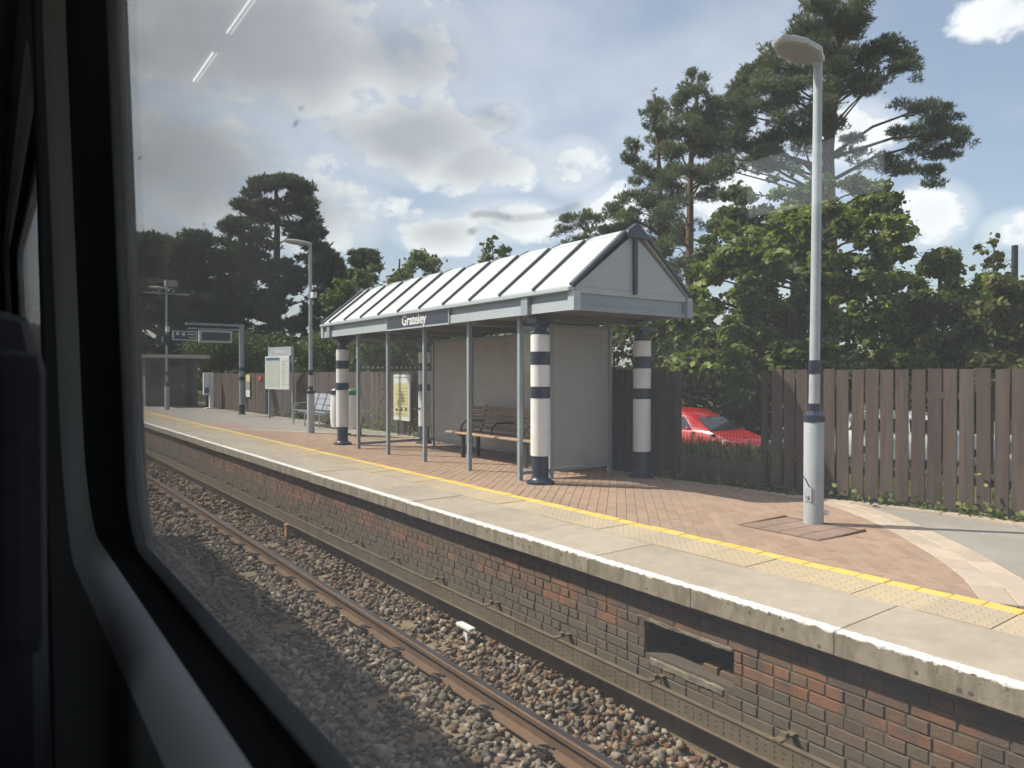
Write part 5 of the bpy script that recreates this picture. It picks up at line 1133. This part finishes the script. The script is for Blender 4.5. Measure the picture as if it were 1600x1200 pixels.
for win, bounds in (((-.30, 1.19, WZ0, WZ1, .10), (-.80, 1.72, FL, CE)), ((2.30, 5.2, WZ0, WZ1, .10), (1.72, 5.75, FL, CE))):
    sweep(win, [(-.004, -.004, .176), (.001, .001, .169), (.007, .005, .166), (.013, .009, .167), (.016, .012, .172)], M['int_seal'], 'window_seal')
    sweep(win, [(.014, .010, .174), (.05, .014, .170), (.16, .018, .160), (.27, .021, .150), (.301, .0245, .1405)], M['int_dark'], 'window_reveal')
    sweep(win, [(.300, .024, .141), (.306, .028, .131), (.318, .036, .122), (.335, .047, .115), (.352, .058, .112), (.375, .072, .111)], M['int_trim'], 'window_trim')
    bay(win, .373, .070, .1115, bounds, M['int_panel'], 'wall_panel')
    bay(win, .03, .03, .198, bounds, M['train_blue'], 'outer_skin')
    sweep(win, [(.03, .03, .198), (.012, .012, .187)], M['int_dark'], 'outer_gasket', False)
    y0, y1, z0, z1, r = win
    pts = rrect(y0 - .016, y1 + .016, z0 - .016, z1 + .016, r + .016); n = len(pts)
    mb = MB().add([(x, p[0], p[1]) for x in (.177, .183) for p in pts], [tuple(range(n)), tuple(range(2 * n - 1, n - 1, -1))])
    CR(mb, 'window_pane', M['train_glass'])
# insect smears and specks dried on the glass
def on_glass(x, y, xx=.1755):
    u = (x - 800) / F; d = xx / (S_ + u * C_); z = HEYE + (HOR - y) * d / F; d = (xx + lean(z)) / (S_ + u * C_)
    return (xx, d * (C_ - u * S_), HEYE + (HOR - y) * d / F)
M['smear'] = material('dried_smear', (.10, .09, .08), .9)
for pl_, rr_ in (([(736, 337), (755, 334), (778, 337), (802, 343)], .00045), ([(806, 342), (850, 338), (880, 330), (906, 319)], .00035), ([(733, 364), (742, 360)], .0007), ([(460, 198), (466, 190)], .0005), ([(468, 172), (474, 169)], .0004), ([(217, 250), (221, 246)], .0006), ([(318, 352), (320, 350)], .0005)):
    CR(MB().tube([on_glass(*p) for p in pl_], rr_, 6), 'glass_smear', M['smear'])
CR(MB().box(.1075, .1095, 1.712, 1.728, FL, CE), 'panel_joint', M['int_dark'])
CR(MB().box(.109, .215, -3, -.80, FL, CE).box(.109, .215, 5.75, 14, FL, CE), 'side_wall', M['int_panel'])
CR(MB().box(.206, .222, -3, 14, -.75, FL), 'lower_skin', M['train_blue'])
CR(MB().box(-2.6, .21, -3, 14, FL - .06, FL), 'floor', M['int_floor'], shear=False)
CR(MB().box(-2.5, .1, -3, 14, -.60, FL - .07), 'underframe', M['int_dark'], shear=False)
CR(MB().box(-2.55, .17, -3, 14, CE, CE + .03), 'ceiling', M['int_ceiling'], shear=False)
prof_r = [(.205, 2.30), (.20, 2.52), (.14, 2.70), (.0, 2.82), (-.3, 2.93), (-.75, 2.97), (-1.2, 3.0), (-1.65, 2.97), (-2.1, 2.88), (-2.4, 2.74), (-2.55, 2.62), (-2.61, 2.45), (-2.61, 2.30), (-2.57, 2.30), (-2.56, 2.55), (.16, 2.55), (.165, 2.30)]
n = len(prof_r); mb = MB().add([(x, y, z) for y in (-3, 14) for x, z in prof_r], [(i, (i + 1) % n, n + (i + 1) % n, n + i) for i in range(n)] + [tuple(range(n)), tuple(range(2 * n - 1, n - 1, -1))]); CR(mb, 'roof', M['train_roof'], shear=False)
CR(MB().box(-2.6, .2, -3.05, -3.0, FL, CE + .4).box(-2.6, .2, 14, 14.05, FL, CE + .4), 'end_wall', M['int_panel'], shear=False)
HY0, HY1, HZ0, HZ1 = 1.38, 2.07, 1.98, 2.26
ob = MB().box(-2.62, -2.52, -3, -2.2, -.7, CE + .1).box(-2.62, -2.52, .6, HY0, -.7, CE + .1).box(-2.62, -2.52, -2.2, .6, -.7, 1.17).box(-2.62, -2.52, -2.2, .6, 2.1, CE + .1).box(-2.62, -2.52, HY1, 14, -.7, CE + .1).box(-2.62, -2.52, HY0, HY1, -.7, HZ0).box(-2.62, -2.52, HY0, HY1, HZ1, CE + .1)
CR(ob, 'opposite_wall', M['int_panel'], shear=False)
CR(MB().box(-2.573, -2.567, HY0, HY1, HZ0, HZ1), 'mirrored_patch_pane', M['train_glass'], shear=False)  # unseen opening, added so it mirrors as a pale patch in the near pane
CR(MB().box(-2.573, -2.567, -2.2, .6, 1.17, 2.1), 'window_pane', M['train_glass'], shear=False)  # unseen window, added here to light the near window trim
em = bpy.data.materials.new('ceiling_lamp'); em.use_nodes = True; eb = em.node_tree.nodes['Principled BSDF']; eb.inputs['Emission Color'].default_value = (1, .96, .88, 1); eb.inputs['Emission Strength'].default_value = 1.0
for (a, b, nm) in ((2.0, 2.315, 'longer'), (2.48, 2.763, 'shorter')):
    t = empty('ceiling_light', (-.327, (a + b) / 2, 2.46)); tag(t, nm + ' of two thin lit ceiling strips mirrored in the carriage window', 'light', 'carriage ceiling strip lights')
    for dx in (0.0,): mbox('tube', em, t, dx - .0013, dx + .0013, (a - b) / 2, (b - a) / 2, -.012, -.006)
    mbox('housing', M['int_ceiling'], t, -.03, .03, (a - b) / 2 - .02, (b - a) / 2 + .02, -.005, .0)
# the seat ahead
seat = empty('passenger_chair', (-.20, .80, FL)); tag(seat, 'dark high-backed passenger chair beside the carriage window', 'chair')
so = MB().box(-.23, .243, -.07, .07, .40, 1.245).build('backrest', M['seat'], seat, smooth=True, bevel=.06); mbox('cushion', M['seat'], seat, -.23, .22, .07, .52, .36, .48, bevel=.04); mbox('pedestal', M['black'], seat, -.15, .15, .1, .4, 0, .36)
mbox('head_wing', M['seat'], seat, .19, .238, -.12, .05, .95, 1.20, bevel=.02)
